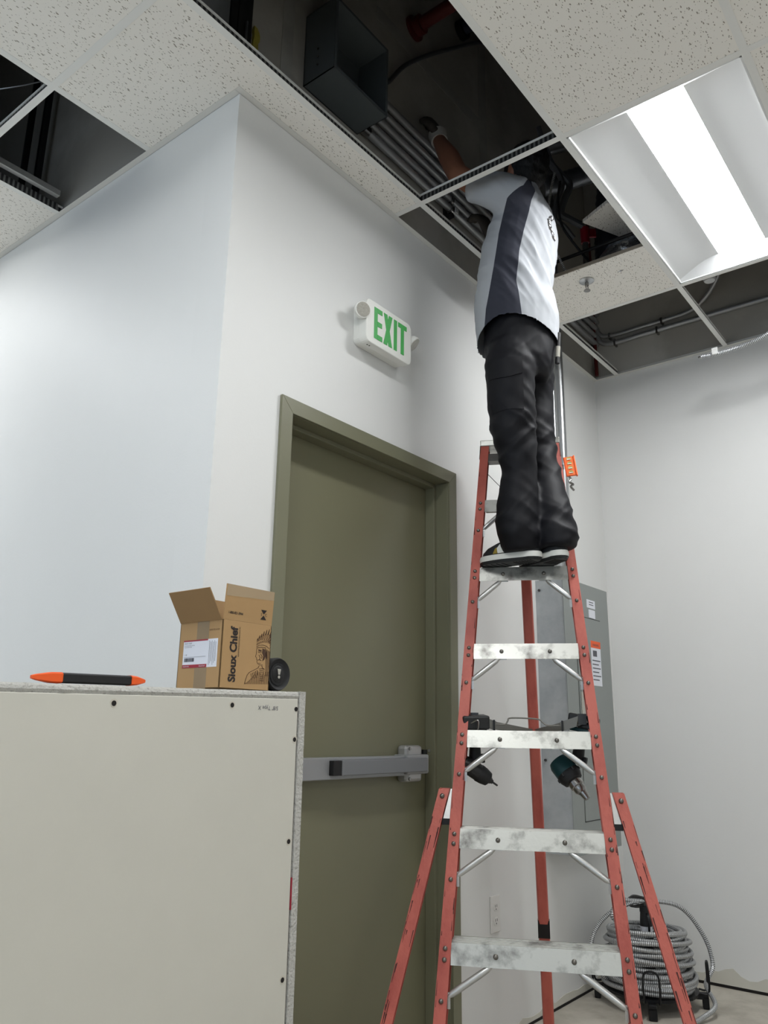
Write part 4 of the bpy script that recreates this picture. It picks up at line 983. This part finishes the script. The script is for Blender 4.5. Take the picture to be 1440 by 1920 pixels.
# --- gloves
g = MB(); hand(g, pw(*LWR), LWd, (-.2, .9, -.2), 1, 1.0, .005, .35); finish('glove', remesh(g, .005, 2), 'glove_dark', man)
g = MB(); w0 = pw(*LWR); MBd = LWd.normalized(); g.lathe([(.030, -.012), (.0365, -.014), (.038, .01), (.041, .04), (.036, .042), (.03, .04)], w0, MBd, n=20); g.build('glove_cuff', 'glove_white', man, smooth=True)
g = MB(); hand(g, pw(*RWR), RWd, (0, 1, 0), -1, 1.0, .005, .75); finish('glove', remesh(g, .005, 2), 'glove_dark', man)
# --- trousers
tr = MB()
tr.loft([ell(*r) for r in ((.015, 0, 2.425, .10, .12), (.014, 0, 2.476, .128, .158), (.017, 0, 2.567, .138, .168), (.021, 0, 2.68, .138, .165), (.02, 0, 2.74, .125, .155))])
def circ(a, b, z, r, rb=None, n=20):
    rb = rb or r; return [pw(a + r * math.cos(t), b + rb * math.sin(t), z) for t in [2 * math.pi * i / n for i in range(n)]]
tr.loft([circ(*r) for r in ((-.01, -.055, 1.738, .062), (-.022, -.06, 1.79, .073), (-.023, -.06, 1.86, .075), (-.023, -.06, 1.911, .076), (-.013, -.06, 2.023, .0665), (-.021, -.068, 2.101, .069), (-.033, -.07, 2.205, .080), (-.039, -.08, 2.328, .089), (-.037, -.08, 2.437, .094), (-.03, -.07, 2.53, .09))])
tr.loft([circ(*r) for r in ((.112, -.085, 1.748, .060, .062), (.111, -.075, 1.80, .068), (.106, -.03, 1.915, .068), (.103, .045, 2.06, .062), (.096, .08, 2.178, .058), (.090, .09, 2.27, .066), (.089, .10, 2.364, .072), (.080, .09, 2.47, .085), (.07, .08, 2.55, .085))])
def ridged(v): return 1 - 2.2 * abs(noise.noise(v))
def tr_disp(p):
    a, b, z = mloc(p)
    k = max(0, 1 - abs(z - 2.18) / .16) * .9 + max(0, 1 - abs(z - 1.80) / .14) * 1.2 + .28 + max(0, 1 - abs(z - 2.45) / .1) * .35
    d1 = ridged(V(a * 2.5 + 3, b * 2.5, z * 14 - a * 13 + .5)); d2 = ridged(V(a * 4, b * 4 + 7, z * 22 + a * 14))
    v3 = noise.noise(V(a * 10, b * 10, z * 2.2))
    return k * (.0085 * d1 + .005 * d2) + .0035 * v3 - .003
trou, tv, tf = finish('trousers', remesh(tr, .0075, 5), 'trouser', man, disp=tr_disp)
tb = BVHTree.FromPolygons(tv, tf)
def drape(bvh, grid, off, thick, name, mats, par, dirn=None, smooth=False):
    """thin piece laid on a garment; grid of (a,z) rows, dropped onto it from his near side"""
    mb = MB(); rows = []
    for row in grid:
        rr = []
        for a, z in row:
            h = bvh.ray_cast(pw(a, -.8, z), MBX)
            rr.append((h[0], h[1]) if h[0] is not None else None)
        rows.append(rr)
    n = len(rows[0]); top = []; botm = []
    last = None
    for rr in rows:
        for x in rr:
            x = x or last; last = x; nn = -MBX * .6 + x[1] * .4
            top.append(x[0] + nn * (off + thick)); botm.append(x[0] + nn * (off - .004))
    m_ = len(rows); fs = []
    for i in range(m_ - 1):
        for j in range(n - 1):
            q = i * n + j; fs.append((q, q + 1, q + n + 1, q + n)); fs.append((q + m_ * n, q + n + m_ * n, q + n + 1 + m_ * n, q + 1 + m_ * n))
    edge = [i for i in range(n)] + [i * n + n - 1 for i in range(1, m_)] + [(m_ - 1) * n + i for i in range(n - 2, -1, -1)] + [i * n for i in range(m_ - 2, 0, -1)]
    for i in range(len(edge)):
        p, q = edge[i], edge[(i + 1) % len(edge)]; fs.append((p, p + m_ * n, q + m_ * n, q))
    mb.add(top + botm, fs); return mb.build(name, mats, par, smooth=smooth)
drape(tb, [[(-.122 + .112 * u, 2.428 - .062 * v + .010 * u - (.012 * math.sin(u * math.pi) * v)) for u in [i / 10 for i in range(11)]] for v in [i / 4 for i in range(5)]], .002, .004, 'pocket_flap', 'trouser', trou, smooth=True)
drape(tb, [[(-.124 + .118 * u, 2.385 - .145 * v) for u in [i / 10 for i in range(11)]] for v in [i / 8 for i in range(9)]], .000, .0025, 'cargo_pocket', 'trouser', trou, smooth=True)
# --- shirt
sh = MB()
sh.loft([ell(.008, 0, 2.80, .128, .168), ell(.008, 0, 2.68, .142, .178), ell(.008, 0, 2.612, .150, .184, tail=.045), ell(.008, 0, 2.604, .158, .190, tail=.048), ell(.007, 0, 2.68, .163, .193, tail=.01), ell(0, 0, 2.776, .146, .188), ell(.006, 0, 2.871, .140, .188), ell(.031, 0, 2.993, .144, .195), ell(.047, 0, 3.092, .132, .19), ell(.052, 0, 3.155, .112, .165), ell(.052, 0, 3.205, .088, .12), ell(.056, 0, 3.262, .062, .068), ell(.058, 0, 3.28, .058, .062)])
def slv(pts):
    P = [pw(*p[:3]) for p in pts]; rings = []
    for i, p in enumerate(pts):
        d = (P[min(i + 1, len(P) - 1)] - P[max(i - 1, 0)]).normalized(); u = d.cross(MBX).normalized(); w = d.cross(u)
        rings.append([P[i] + u * (p[3] * math.cos(t)) + w * (p[4] * math.sin(t)) for t in [2 * math.pi * q / 20 for q in range(20)]])
    sh.loft(rings)
slv([(.03, -.11, 3.10, .080, .075), (-.02, -.14, 3.135, .094, .080), (-.08, -.125, 3.175, .078, .072), (-.135, -.10, 3.205, .062, .062), (-.172, -.083, 3.222, .056, .056), (-.174, -.082, 3.223, .048, .048), (-.14, -.098, 3.208, .044, .044)])
slv([(.04, .10, 3.10, .075, .075), (.06, .165, 3.125, .085, .078), (.035, .235, 3.10, .070, .07), (.02, .275, 3.075, .06, .06)])
def sh_disp(p):
    a, b, z = mloc(p); k = .45 + 1.0 * max(0, 1 - abs(z - 2.82) / .24) + .3 * max(0, 1 - abs(z - 3.05) / .12)
    k *= min(1, max(.0, (z - 2.61) / .08))
    t = .80 * a + .60 * (z - 2.8); l = -.60 * a + .80 * (z - 2.8)      # folds run from the side down to the back hem
    d1 = ridged(V(t * 13 + .3 * noise.noise(V(l * 5, t * 5, 1)), l * 2.6, b * 2.5)); d2 = ridged(V(t * 27 + 3, l * 5, b * 5))
    return k * (.0085 * d1 + .0034 * d2) - .003
def shirt_material():
    """grey shirt with a navy side panel that runs from the shoulder seam behind the sleeve down to the hem"""
    m = bpy.data.materials.new('shirt_cloth'); MATS['shirt_cloth'] = m; m.use_nodes = True
    nt = m.node_tree; N = nt.nodes; Lk = nt.links; b = N['Principled BSDF']; b.inputs['Roughness'].default_value = .85
    org = Vector(man['_o']); tc = N.new('ShaderNodeTexCoord')
    ad = N.new('ShaderNodeVectorMath'); ad.operation = 'ADD'; Lk.new(tc.outputs['Object'], ad.inputs[0]); ad.inputs[1].default_value = org - MO
    def dot(v):
        d = N.new('ShaderNodeVectorMath'); d.operation = 'DOT_PRODUCT'; Lk.new(ad.outputs[0], d.inputs[0]); d.inputs[1].default_value = v; return d.outputs['Value']
    def mth(op, x, y):
        q = N.new('ShaderNodeMath'); q.operation = op
        for i_, t in enumerate((x, y)):
            if isinstance(t, (int, float)): q.inputs[i_].default_value = t
            else: Lk.new(t, q.inputs[i_])
        return q.outputs[0]
    A, Bv, Zv = dot(MA), dot(MBX), dot(V(0, 0, 1))
    PL = ((2.55, -.137, .0), (2.66, -.130, -.012), (2.75, -.114, -.022), (2.87, -.094, -.008), (2.96, -.080, .012), (3.04, -.062, .034), (3.09, -.05, .045), (3.14, .012, .064), (3.19, .036, .066), (3.25, .05, .075), (3.3, .05, .075))
    zf = mth('DIVIDE', mth('SUBTRACT', Zv, 2.5), .85)
    def bound(col):
        cr = N.new('ShaderNodeValToRGB'); Lk.new(zf, cr.inputs[0]); e = cr.color_ramp.elements
        while len(e) < len(PL): e.new(.5)
        for k_, p in enumerate(PL):
            e[k_].position = (p[0] - 2.5) / .85; g = (p[col] + .2) / .4; e[k_].color = (g, g, g, 1)
        return mth('SUBTRACT', mth('MULTIPLY', cr.outputs[0], .4), .2)
    near = mth('MULTIPLY', mth('MULTIPLY', mth('GREATER_THAN', A, bound(1)), mth('LESS_THAN', A, bound(2))), mth('LESS_THAN', Bv, .02))
    far = mth('MULTIPLY', mth('GREATER_THAN', Bv, .1), mth('LESS_THAN', mth('ABSOLUTE', mth('SUBTRACT', A, .06), 0), .06))
    mask = mth('MAXIMUM', near, far)
    nz = N.new('ShaderNodeTexNoise'); nz.inputs['Scale'].default_value = 500; Lk.new(tc.outputs['Object'], nz.inputs['Vector'])
    bp = N.new('ShaderNodeBump'); bp.inputs['Strength'].default_value = .1; bp.inputs['Distance'].default_value = .003; Lk.new(nz.outputs['Fac'], bp.inputs['Height']); Lk.new(bp.outputs['Normal'], b.inputs['Normal'])
    Lk.new(ramp(N, Lk, mask, 0, (*lin((172, 175, 180)), 1), 1, (*lin((46, 48, 60)), 1)), b.inputs['Base Color'])
shirt_material()
shirt, sv, sf = finish('shirt', remesh(sh, .0055, 7), 'shirt_cloth', man, disp=sh_disp)
sb = BVHTree.FromPolygons(sv, sf)
def decal(polys, name, m, par, off):
    mb = MB()
    for p in polys:
        pts = []
        for a, z in p:
            h = sb.ray_cast(pw(a, -.8, z), MBX)
            if h[0] is None: break
            pts.append(h[0] + h[1] * off)
        if len(pts) == len(p): mb.add(pts, [tuple(range(len(pts)))])
    if mb.v: mb.build(name, m, par, kind='stuff')
ea, ez = .132, 3.03
blk = []; wht = []
random.seed(8)
def blob(c, ra, rz, n=8, j=.3): return [(c[0] + ra * math.cos(2 * math.pi * i / n) * random.uniform(1 - j, 1 + j), c[1] + rz * math.sin(2 * math.pi * i / n) * random.uniform(1 - j, 1 + j)) for i in range(n)]
for i in range(9):
    t = i / 8; c = (ea + .012 - .022 * math.sin(t * math.pi) , ez + .046 - .092 * t); blk.append(blob(c, .009, .008)); wht.append(blob((c[0] + random.uniform(-.003, .005), c[1] + random.uniform(-.003, .003)), .0038, .0042))
decal(blk, 'shirt_emblem', 'ink', shirt, .0014); decal(wht, 'shirt_emblem_detail', 'label_white', shirt, .0022)
# --- shoes
def shoe(heel, d, L, zb):
    heel, d = Vector(heel), Vector(d).normalized(); s = V(d.y, -d.x, 0)
    sh_ = thing('shoe', None, None, (0, 0, 0)) if False else None
    def outline(z, gx, n=26):
        out = []
        for i in range(n):
            t = 2 * math.pi * i / n; x = (1 - math.cos(t)) / 2
            w = .034 + .014 * math.sin(max(0, (x - .25)) / .75 * math.pi) if x > .25 else .034
            w *= min(1, math.sin(math.acos(max(-1, min(1, 1 - 2 * x)))) * 1.5 + .02) + gx * 0
            out.append(heel + d * (x * (L + 2 * gx) - gx) + s * ((w + gx) * (1 if math.sin(t) >= 0 else -1)) + V(0, 0, z))
        return out
    sole = MB().loft([outline(zb, -.003), outline(zb + .010, .001)]).build('shoe_sole', 'shoe_dark', man)
    mids = MB().loft([outline(zb + .0102, .001), outline(zb + .022, .002), outline(zb + .030, .000)]).build('shoe_midsole', 'shoe_white', sole, smooth=True, angle=60)
    MB().loft([outline(zb - .0012, -.006), outline(zb - .0001, -.0045)]).build('shoe_outsole', 'shoe_grey', sole)
    gr = MB()
    for i in range(7): x = .03 + i * .011; gr.obox(heel + d * x + V(0, 0, zb - .0016), d * .0018, s * (.026), V(0, 0, .0006))
    for i in range(5): x = .14 + i * .022; gr.obox(heel + d * x + V(0, 0, zb - .0016), d * .0018, s * (.034), V(0, 0, .0006))
    gr.build('shoe_tread', 'black_matte', sole, kind='stuff')
    up = []
    for z, x0, x1, wd in ((.030, .004, .262, 1.0), (.045, .006, .255, .95), (.060, .010, .235, .85), (.074, .012, .190, .76), (.084, .016, .130, .68)):
        r = []
        for i in range(24):
            t = 2 * math.pi * i / 24; x = (1 - math.cos(t)) / 2; w = (.033 + .012 * max(0, math.sin((x * (x1 - x0) + x0) / .27 * math.pi))) * wd * min(1, abs(math.sin(t)) * 1.5 + .02)
            r.append(heel + d * (x0 + (x1 - x0) * x) * (L / .27) + s * (w * (1 if math.sin(t) >= 0 else -1)) + V(0, 0, zb + z))
        up.append(r)
    u_ = MB().loft(up).build('shoe_upper', ['shoe_dark'], sole, smooth=True, angle=70)
    for sd in (-1, 1):
        q = lambda x, z, w: heel + d * x * (L / .27) + s * (w * sd) + V(0, 0, zb + z)
        MB().prism([q(.09, .033, .042), q(.160, .033, .0465), q(.166, .052, .0425), q(.148, .078, .0325), q(.10, .082, .0325)], s * (sd * .003)).build('shoe_panel', 'shoe_white', sole)
        MB().prism([q(.163, .033, .0462), q(.183, .033, .0455), q(.176, .052, .040), q(.168, .056, .040)], s * (sd * .003)).build('shoe_stripe', 'shoe_gold', sole)
SZ = 1.7005
shoe((1.082, -.480, 0), (.03, 1, 0), .247, SZ); shoe((1.105, -.560, 0), (.51, .86, 0), .272, SZ)
# --- pen in the back pocket
pen = thing('marker_pen', 'black marker pen with pale label sticking out of the back trouser pocket', 'pen', tuple(pw(.150, -.06, 2.50)))
pa, pb_ = pw(.146, -.055, 2.47), pw(.158, -.05, 2.60); MB().cyl(pa, pb_, .0085, n=12).build('pen_body', 'black', pen, smooth=True)
MB().cyl(pa.lerp(pb_, .2), pa.lerp(pb_, .55), .009, n=12).build('pen_label', 'lens_grey', pen, smooth=True)

# ================================================================== ABOVE THE CEILING
jb = thing('junction_box', 'large open dark grey steel box fixed to wall above the ceiling opening', 'electrical box', (.44, 0, 3.383))
JX0, JX1, JZ0, JZ1, JD = .286, .592, 3.383, 3.70, -.152
q = MB()
for lo, hi in (((JX0, JD, JZ0), (JX1, -.0005, JZ0 + .003)), ((JX0, JD, JZ1 - .003), (JX1, -.0005, JZ1)), ((JX0, JD, JZ0), (JX0 + .003, -.0005, JZ1)), ((JX1 - .003, JD, JZ0), (JX1, -.0005, JZ1)), ((JX0, -.004, JZ0), (JX1, -.0005, JZ1))): q.box(lo, hi)
q.build('enclosure', 'jbox', jb)
MB().box((JX0, JD - .001, JZ0), (JX0 + .012, JD + .001, JZ1)).build('lip', 'jbox', jb); MB().box((JX1 - .012, JD - .001, JZ0), (JX1, JD + .001, JZ1)).build('lip', 'jbox', jb)
MB().box((JX0 + .012, JD - .001, JZ0), (JX1 - .012, JD + .001, JZ0 + .012)).build('lip', 'jbox', jb); MB().box((JX0 + .012, JD - .001, JZ1 - .012), (JX1 - .012, JD + .001, JZ1)).build('lip', 'jbox', jb)
q = MB()
for z in (3.44, 3.475, 3.51): q.cyl((JX0 + .001, -.07, z), (JX0 - .0025, -.07, z), .004, n=8)
q.build('screws', 'steel', jb, kind='stuff')
for x in (.545, .56): MB().cyl((x, -.03, 3.47 - (x - .545)), (x, -.05, 3.47 - (x - .545)), .006, n=10).build('lug', 'steel', jb, smooth=True)
for i, (z, y) in enumerate(((3.402, -.028), (3.448, -.030), (3.500, -.034), (3.548, -.036), (3.600, -.040))):
    names = ('lowest', 'second lowest', 'middle', 'second highest', 'highest')
    c = MB().cyl((JX1 + .0005, y, z), (XE - .003, y, z - .03), .0165, n=18).build('emt_conduit', 'emt_dull', smooth=True)
    tag(c, 'steel conduit running right from grey box above ceiling, %s of five' % names[i], 'conduit', 'conduits out of the grey box')
    MB().cyl((JX1 + .0005, y, z), (JX1 + .035, y, z - .0005), .0195, n=18).build('connector', 'steel', c, smooth=True)
st_ = thing('strut_clamp', 'steel strut clamp with white tag on lowest conduits beside the man', 'clamp', (1.21, -.03, 3.35))
MB().box((1.196, -.012, 3.335), (1.226, -.0005, 3.60)).build('strut', 'steel_dark', st_)
for z in (3.387, 3.433): MB().cyl((1.203, -.03, z), (1.219, -.03, z), .021, n=16).build('clamp_band', 'steel', st_, smooth=True)
MB().cyl((1.211, -.045, 3.352), (1.211, -.012, 3.352), .012, n=12).build('clamp_bolt', 'black', st_)
MB().box((1.222, -.055, 3.372), (1.242, -.049, 3.398)).build('clamp_tag', 'tag_white', st_)
o = MB().tube(smooth_path([(.60, -.025, 3.645), (.66, -.025, 3.68), (.75, -.022, 3.741), (.87, -.022, 3.92), (1.042, -.022, 4.112), (1.26, -.022, 4.33), (1.551, -.022, 4.604), (1.8, -.022, 4.75)], 8), .010, n=10).build('bent_conduit', 'cable_grey', smooth=True); tag(o, 'thin dark conduit curving up the wall from the grey box', 'conduit')
rp = thing('sprinkler_pipe', 'dark red sprinkler pipe with flange coming out of wall above ceiling', 'pipe', (.964, 0, 4.2))
MB().cyl((.964, -.0005, 4.212), (.964, -1.6, 4.212), .030, n=18).build('pipe', 'pipe_red', rp, smooth=True); MB().lathe([(.02, 0), (.058, 0), (.058, .012), (.044, .02), (.044, .05), (.032, .052)], (.964, -.001, 4.212), (0, -1, 0), n=18).build('flange', 'pipe_red', rp, smooth=True)
MB().cyl((.964, -.35, 4.19), (.964, -.35, 4.14), .018, n=12).build('outlet_fitting', 'pipe_red', rp, smooth=True)
bp_ = thing('blue_pipe', 'dark blue pipe with collar coming out of wall above ceiling', 'pipe', (1.36, 0, 4.52))
MB().cyl((1.36, -.0005, 4.53), (1.36, -1.5, 4.53), .028, n=16).build('pipe', 'pipe_blue', bp_, smooth=True); MB().lathe([(.02, 0), (.05, 0), (.05, .03), (.03, .032)], (1.36, -.001, 4.53), (0, -1, 0), n=16).build('collar', 'black', bp_, smooth=True)
random.seed(6); isl = MB().loft([[V(.031 + random.uniform(0, .004), -.001, z), V(.058 + random.uniform(-.012, .012), -.001, z), V(.055 + random.uniform(-.012, .01), -.010, z), V(.033, -.012 + random.uniform(-.004, .004), z)] for z in [3.345 + i * .012 for i in range(9)]]).build('insulation_tuft', 'insulation', smooth=True); tag(isl, 'yellow insulation tuft in a gap between boards above ceiling', 'insulation')
sd2 = MB().cyl((.0, -.01, 3.30), (.0, -.01, 3.43), .004, n=8).build('hanger_rod', 'emt'); tag(sd2, 'thin steel rod standing in the dark gap beside yellow insulation', 'rod')
def cable(pts, r, m, name, label, cat='cable', uv=False, n=8, group=None):
    o = MB().tube(smooth_path(pts, 8), r, n=n, uv=uv).build(name, m, smooth=True); return tag(o, label, cat, group)
cable([(1.61, -.312, 3.849), (1.654, -.329, 3.762), (1.707, -.369, 3.701), (1.728, -.38, 3.664), (1.726, -.35, 3.602), (1.731, -.328, 3.539), (1.766, -.359, 3.51), (1.81, -.40, 3.482)], .017, 'cable_grey', 'flexible_conduit', 'thick grey flexible conduit snaking down behind the man inside the ceiling')
cable([(1.585, -.30, 3.95), (1.628, -.315, 3.80), (1.664, -.345, 3.735), (1.690, -.36, 3.66), (1.688, -.33, 3.58), (1.70, -.31, 3.50), (1.74, -.335, 3.47), (1.79, -.36, 3.42)], .013, 'cable_grey', 'flexible_conduit', 'thinner grey flexible conduit beside the thick one inside the ceiling')
cable([(1.654, -.365, 3.655), (1.67, -.342, 3.557), (1.709, -.342, 3.446), (1.775, -.40, 3.318), (1.79, -.47, 3.2)], .006, 'cable_black', 'black_cable', 'thin black cable drooping behind the man inside the ceiling')
cable([(1.55, -.388, 3.624), (1.556, -.363, 3.552), (1.567, -.34, 3.468), (1.60, -.32, 3.36), (1.72, -.34, 3.21)], .006, 'armour', 'armored_whip', 'thin ribbed metal cable hanging close behind the shoulder', uv=True)
rz = thing('capped_riser', 'grey vertical pipe with red plastic cap standing inside the ceiling opening', 'pipe', (1.873, -.382, 3.16))
MB().cyl((1.845, -.39, 3.158), (1.830, -.400, 3.43), .014, n=14).build('riser', 'alu_dark', rz, smooth=True); MB().cyl((1.832, -.399, 3.40), (1.822, -.402, 3.478), .0205, n=14).build('cap', 'red_plastic', rz, smooth=True); MB().cyl((1.843, -.392, 3.20), (1.840, -.394, 3.25), .019, n=14).build('coupling', 'steel_dark', rz, smooth=True)
rb2 = MB().obox((1.886, -.415, 3.478), (.016, -.012, .004), (.004, .004, -.0005), (0, 0, .024)).build('red_packet', 'red_plastic', bevel=.004); tag(rb2, 'red plastic packet beside the red-capped pipe inside the ceiling', 'packet')
o = MB().cyl((1.692, -.155, 3.26), (1.692, -.745, 3.26), .0085, n=10).build('support_bar', 'black_steel', smooth=True); tag(o, 'black support bar crossing the ceiling opening above cut tile', 'bar')
# loose tile lying on the grid beyond the opening
lt_ = MB().prism([(1.622, -.478, 3.361), (1.554, -.627, 3.361), (1.95, -.80, 3.365), (2.02, -.655, 3.365)], (0, 0, .016)).build('loose_ceiling_tile', 'tile'); tag(lt_, 'spare speckled ceiling tile lying flat inside the ceiling opening', 'ceiling tile')
random.seed(14)
fo_ = MB()
R = []
for i in range(9):
    t = i / 8; c = V(1.76, -.50 - .24 * t, 3.215); rr = .03 + .035 * math.sin(t * math.pi)
    R.append([c + V(math.cos(a) * rr * random.uniform(.75, 1.25) * .9, 0, math.sin(a) * rr * random.uniform(.7, 1.3)) for a in [2 * math.pi * k / 12 for k in range(12)]])
fo_.loft(R); o = fo_.build('foil_bundle', 'foil', smooth=True, angle=25); tag(o, 'crumpled silver foil lying behind the cut ceiling tile', 'foil')
R = []
for i in range(9):
    t = i / 8; c = V(1.90 - .02 * t, -.44 - .22 * t, 3.30 + .02 * t); rr = .03 + .045 * math.sin(t * math.pi)
    R.append([c + V(math.cos(a) * rr * random.uniform(.7, 1.3), 0, math.sin(a) * rr * random.uniform(.7, 1.3)) for a in [2 * math.pi * k / 12 for k in range(12)]])
o = MB().loft(R).build('plastic_wrap_bundle', 'plastic_wrap', smooth=True, angle=25); tag(o, 'clump of clear crumpled plastic wrap beside the red-capped pipe', 'plastic wrap')
def ribbed(pts, r, m, name, label):
    P = smooth_path(pts, 14); rr = [r * (1 + .06 * (i % 2)) for i in range(len(P))]
    o = MB().tube(P, rr, n=16).build(name, m, smooth=True); return tag(o, label, 'duct')
ribbed([(1.900, -0.156, 3.870), (1.988, -0.288, 3.914), (2.098, -0.508, 3.980), (2.230, -0.871, 4.068)], .05, 'duct', 'flexible_duct', 'silver flexible duct crossing inside the ceiling right of the man')
ribbed([(1.878, -0.101, 4.101), (1.966, -0.288, 4.134), (2.054, -0.486, 4.167), (2.230, -0.871, 4.233)], .045, 'duct', 'flexible_duct', 'upper silver flexible duct at top of the opening right of the man')
ribbed([(2.05, -.42, 3.40), (2.0, -.45, 3.60), (1.95, -.50, 3.85), (1.9, -.5, 4.3)], .06, 'duct_dark', 'flexible_duct', 'dark flexible duct rising inside the ceiling behind spare tile')
o = MB().box((1.66, -.30, H + .02), (1.74, -.18, H + .06)).build('wood_block', 'wood'); tag(o, 'brown wood block on edge of cut ceiling tile behind the man', 'wood block')
MB().box((1.6325, YK(-1) + .004, ZTI), (1.6338, YK(0) - .004, ZTI + .016)).build('cut_edge', 'tile_core', ceiling)
# sprinkler head in the cut tile
sk = thing('fire_sprinkler', 'chrome fire sprinkler head in the cut ceiling tile behind the man', 'sprinkler', (1.745, -.43, H - .05))
MB().lathe([(.0, .0), (.034, .0), (.034, -.003), (.026, -.008), (.012, -.010), (.0, -.010)], (1.745, -.43, H), (0, 0, 1), n=22).build('escutcheon', 'emt', sk, smooth=True)
MB().cyl((1.745, -.43, H - .008), (1.745, -.43, H - .026), .009, n=12).build('sprinkler_body', 'steel', sk, smooth=True)
for s in (-1, 1): MB().tube([(1.745 + .009 * s, -.43, H - .022), (1.745 + .012 * s, -.43, H - .036), (1.745 + .004 * s, -.43, H - .05)], .0022, n=6).build('sprinkler_arm', 'steel', sk, smooth=True)
MB().cyl((1.745, -.43, H - .049), (1.745, -.43, H - .052), .015, n=14).build('deflector', 'steel', sk, smooth=True)
# conduits along the right wall above the ceiling
CX = XE - .022
for z0, r, lab in ((3.395, .0125, 'upper steel conduit along right wall above the open ceiling grid'), (3.345, .0145, 'lower steel conduit along right wall above the open ceiling grid')):
    up = z0 > 3.37
    pts = [(CX, -.02, z0 + .25), (CX, -.03, z0 + .12), (CX, -.06, z0 + .03), (CX, -.13, z0), (CX, -.30, z0), (CX, -.45, z0), (CX, -.62, z0 + (.02 if up else 0)), (CX - (.05 if up else 0), -.76, z0 + (.13 if up else 0)), (CX - (.12 if up else 0), -.83 if up else -1.0, z0 + (.30 if up else 0)), ((CX - .14, -.84, z0 + .5) if up else (CX, -2.6, z0))]
    c = cable(pts, r, 'emt_dull', 'wall_conduit', lab, 'conduit', n=12)
    for y in (-.12, -.43) if up else (-.15, -.40, -1.2): MB().box((CX - r - .002, y - .005, z0 - r - .008), (XE - .0005, y + .005, z0 + r + .002)).build('strap', 'steel', c)
o = MB().cyl((CX - .01, -.028, 3.16), (CX - .01, -.028, 4.2), .011, n=12).build('red_riser', 'pipe_red', smooth=True); tag(o, 'thin dark red pipe in the far corner above ceiling grid', 'pipe')
pk = MB().lathe([(.0, .02), (.022, .02), (.030, .012), (.032, 0), (.026, -.01), (.0, -.012)], (2.558, -.765, 3.425), (0, 0, 1), n=18).build('ceiling_sensor', 'white_gloss', smooth=True); tag(pk, 'small white round fitting hanging behind far end of the light', 'fitting')
cable([(2.558, -.765, 3.44), (2.558, -.775, 3.53), (2.58, -.80, 3.8), (2.58, -.80, 4.3)], .005, 'cable_black', 'fitting_cable', 'thin dark cable holding the white round fitting')
# armored whip hanging from the ceiling on the right
mc = thing('armored_whip', 'ribbed metal cable end with white tag hanging below the open ceiling grid', 'cable', (2.45, -.75, 2.94))
MB().tube(smooth_path([(2.45, -.715, 2.952), (2.45, -.80, 2.946), (2.45, -.93, 2.955), (2.45, -1.03, 2.982), (2.44, -1.12, 3.03), (2.42, -1.20, 3.12), (2.40, -1.24, 3.25), (2.38, -1.24, 3.5), (2.38, -1.2, 3.9)], 8), .0105, n=9, uv=True).build('whip', 'armour', mc, smooth=True)
MB().obox((2.438, -.785, 2.957), (.006, 0, 0), (0, .014, 0), (0, 0, .017)).build('whip_tag', 'tag_white', mc); MB().cyl((2.45, -.716, 2.952), (2.45, -.700, 2.952), .005, n=8).build('whip_end', 'steel', mc)
# left side: wire hook seen through the far-left opening, dark hangers
cable([(-.25, .86, 3.50), (-.32, .93, 3.46), (-.40, 1.02, 3.43), (-.44, 1.06, 3.42)], .0025, 'emt', 'hanger_wire', 'thin bright hanger wire in the far left ceiling opening', 'wire', n=6)
coil = [V(-.44 + .012 * math.cos(t) - .006 * t * .3, 1.06 + .012 * math.sin(t) + .006 * t * .5, 3.42 - .004 * t) for t in [i * .5 for i in range(50)]]
cable(coil, .0025, 'emt', 'coiled_wire', 'small coiled wire at left edge of far left ceiling opening', 'wire', n=5)
for i, (y, w) in enumerate(((1.235, .02), (1.31, .012))):
    o = MB().box((-.06 - i * .03, y, 3.20), (-.035 - i * .03, y + w, ZT - .01)).build('hanger_strap', 'black_steel'); tag(o, 'dark hanger strap %s inside the left ceiling opening' % ('nearest the wall' if i == 0 else 'standing apart'), 'strap', 'dark hanger straps')
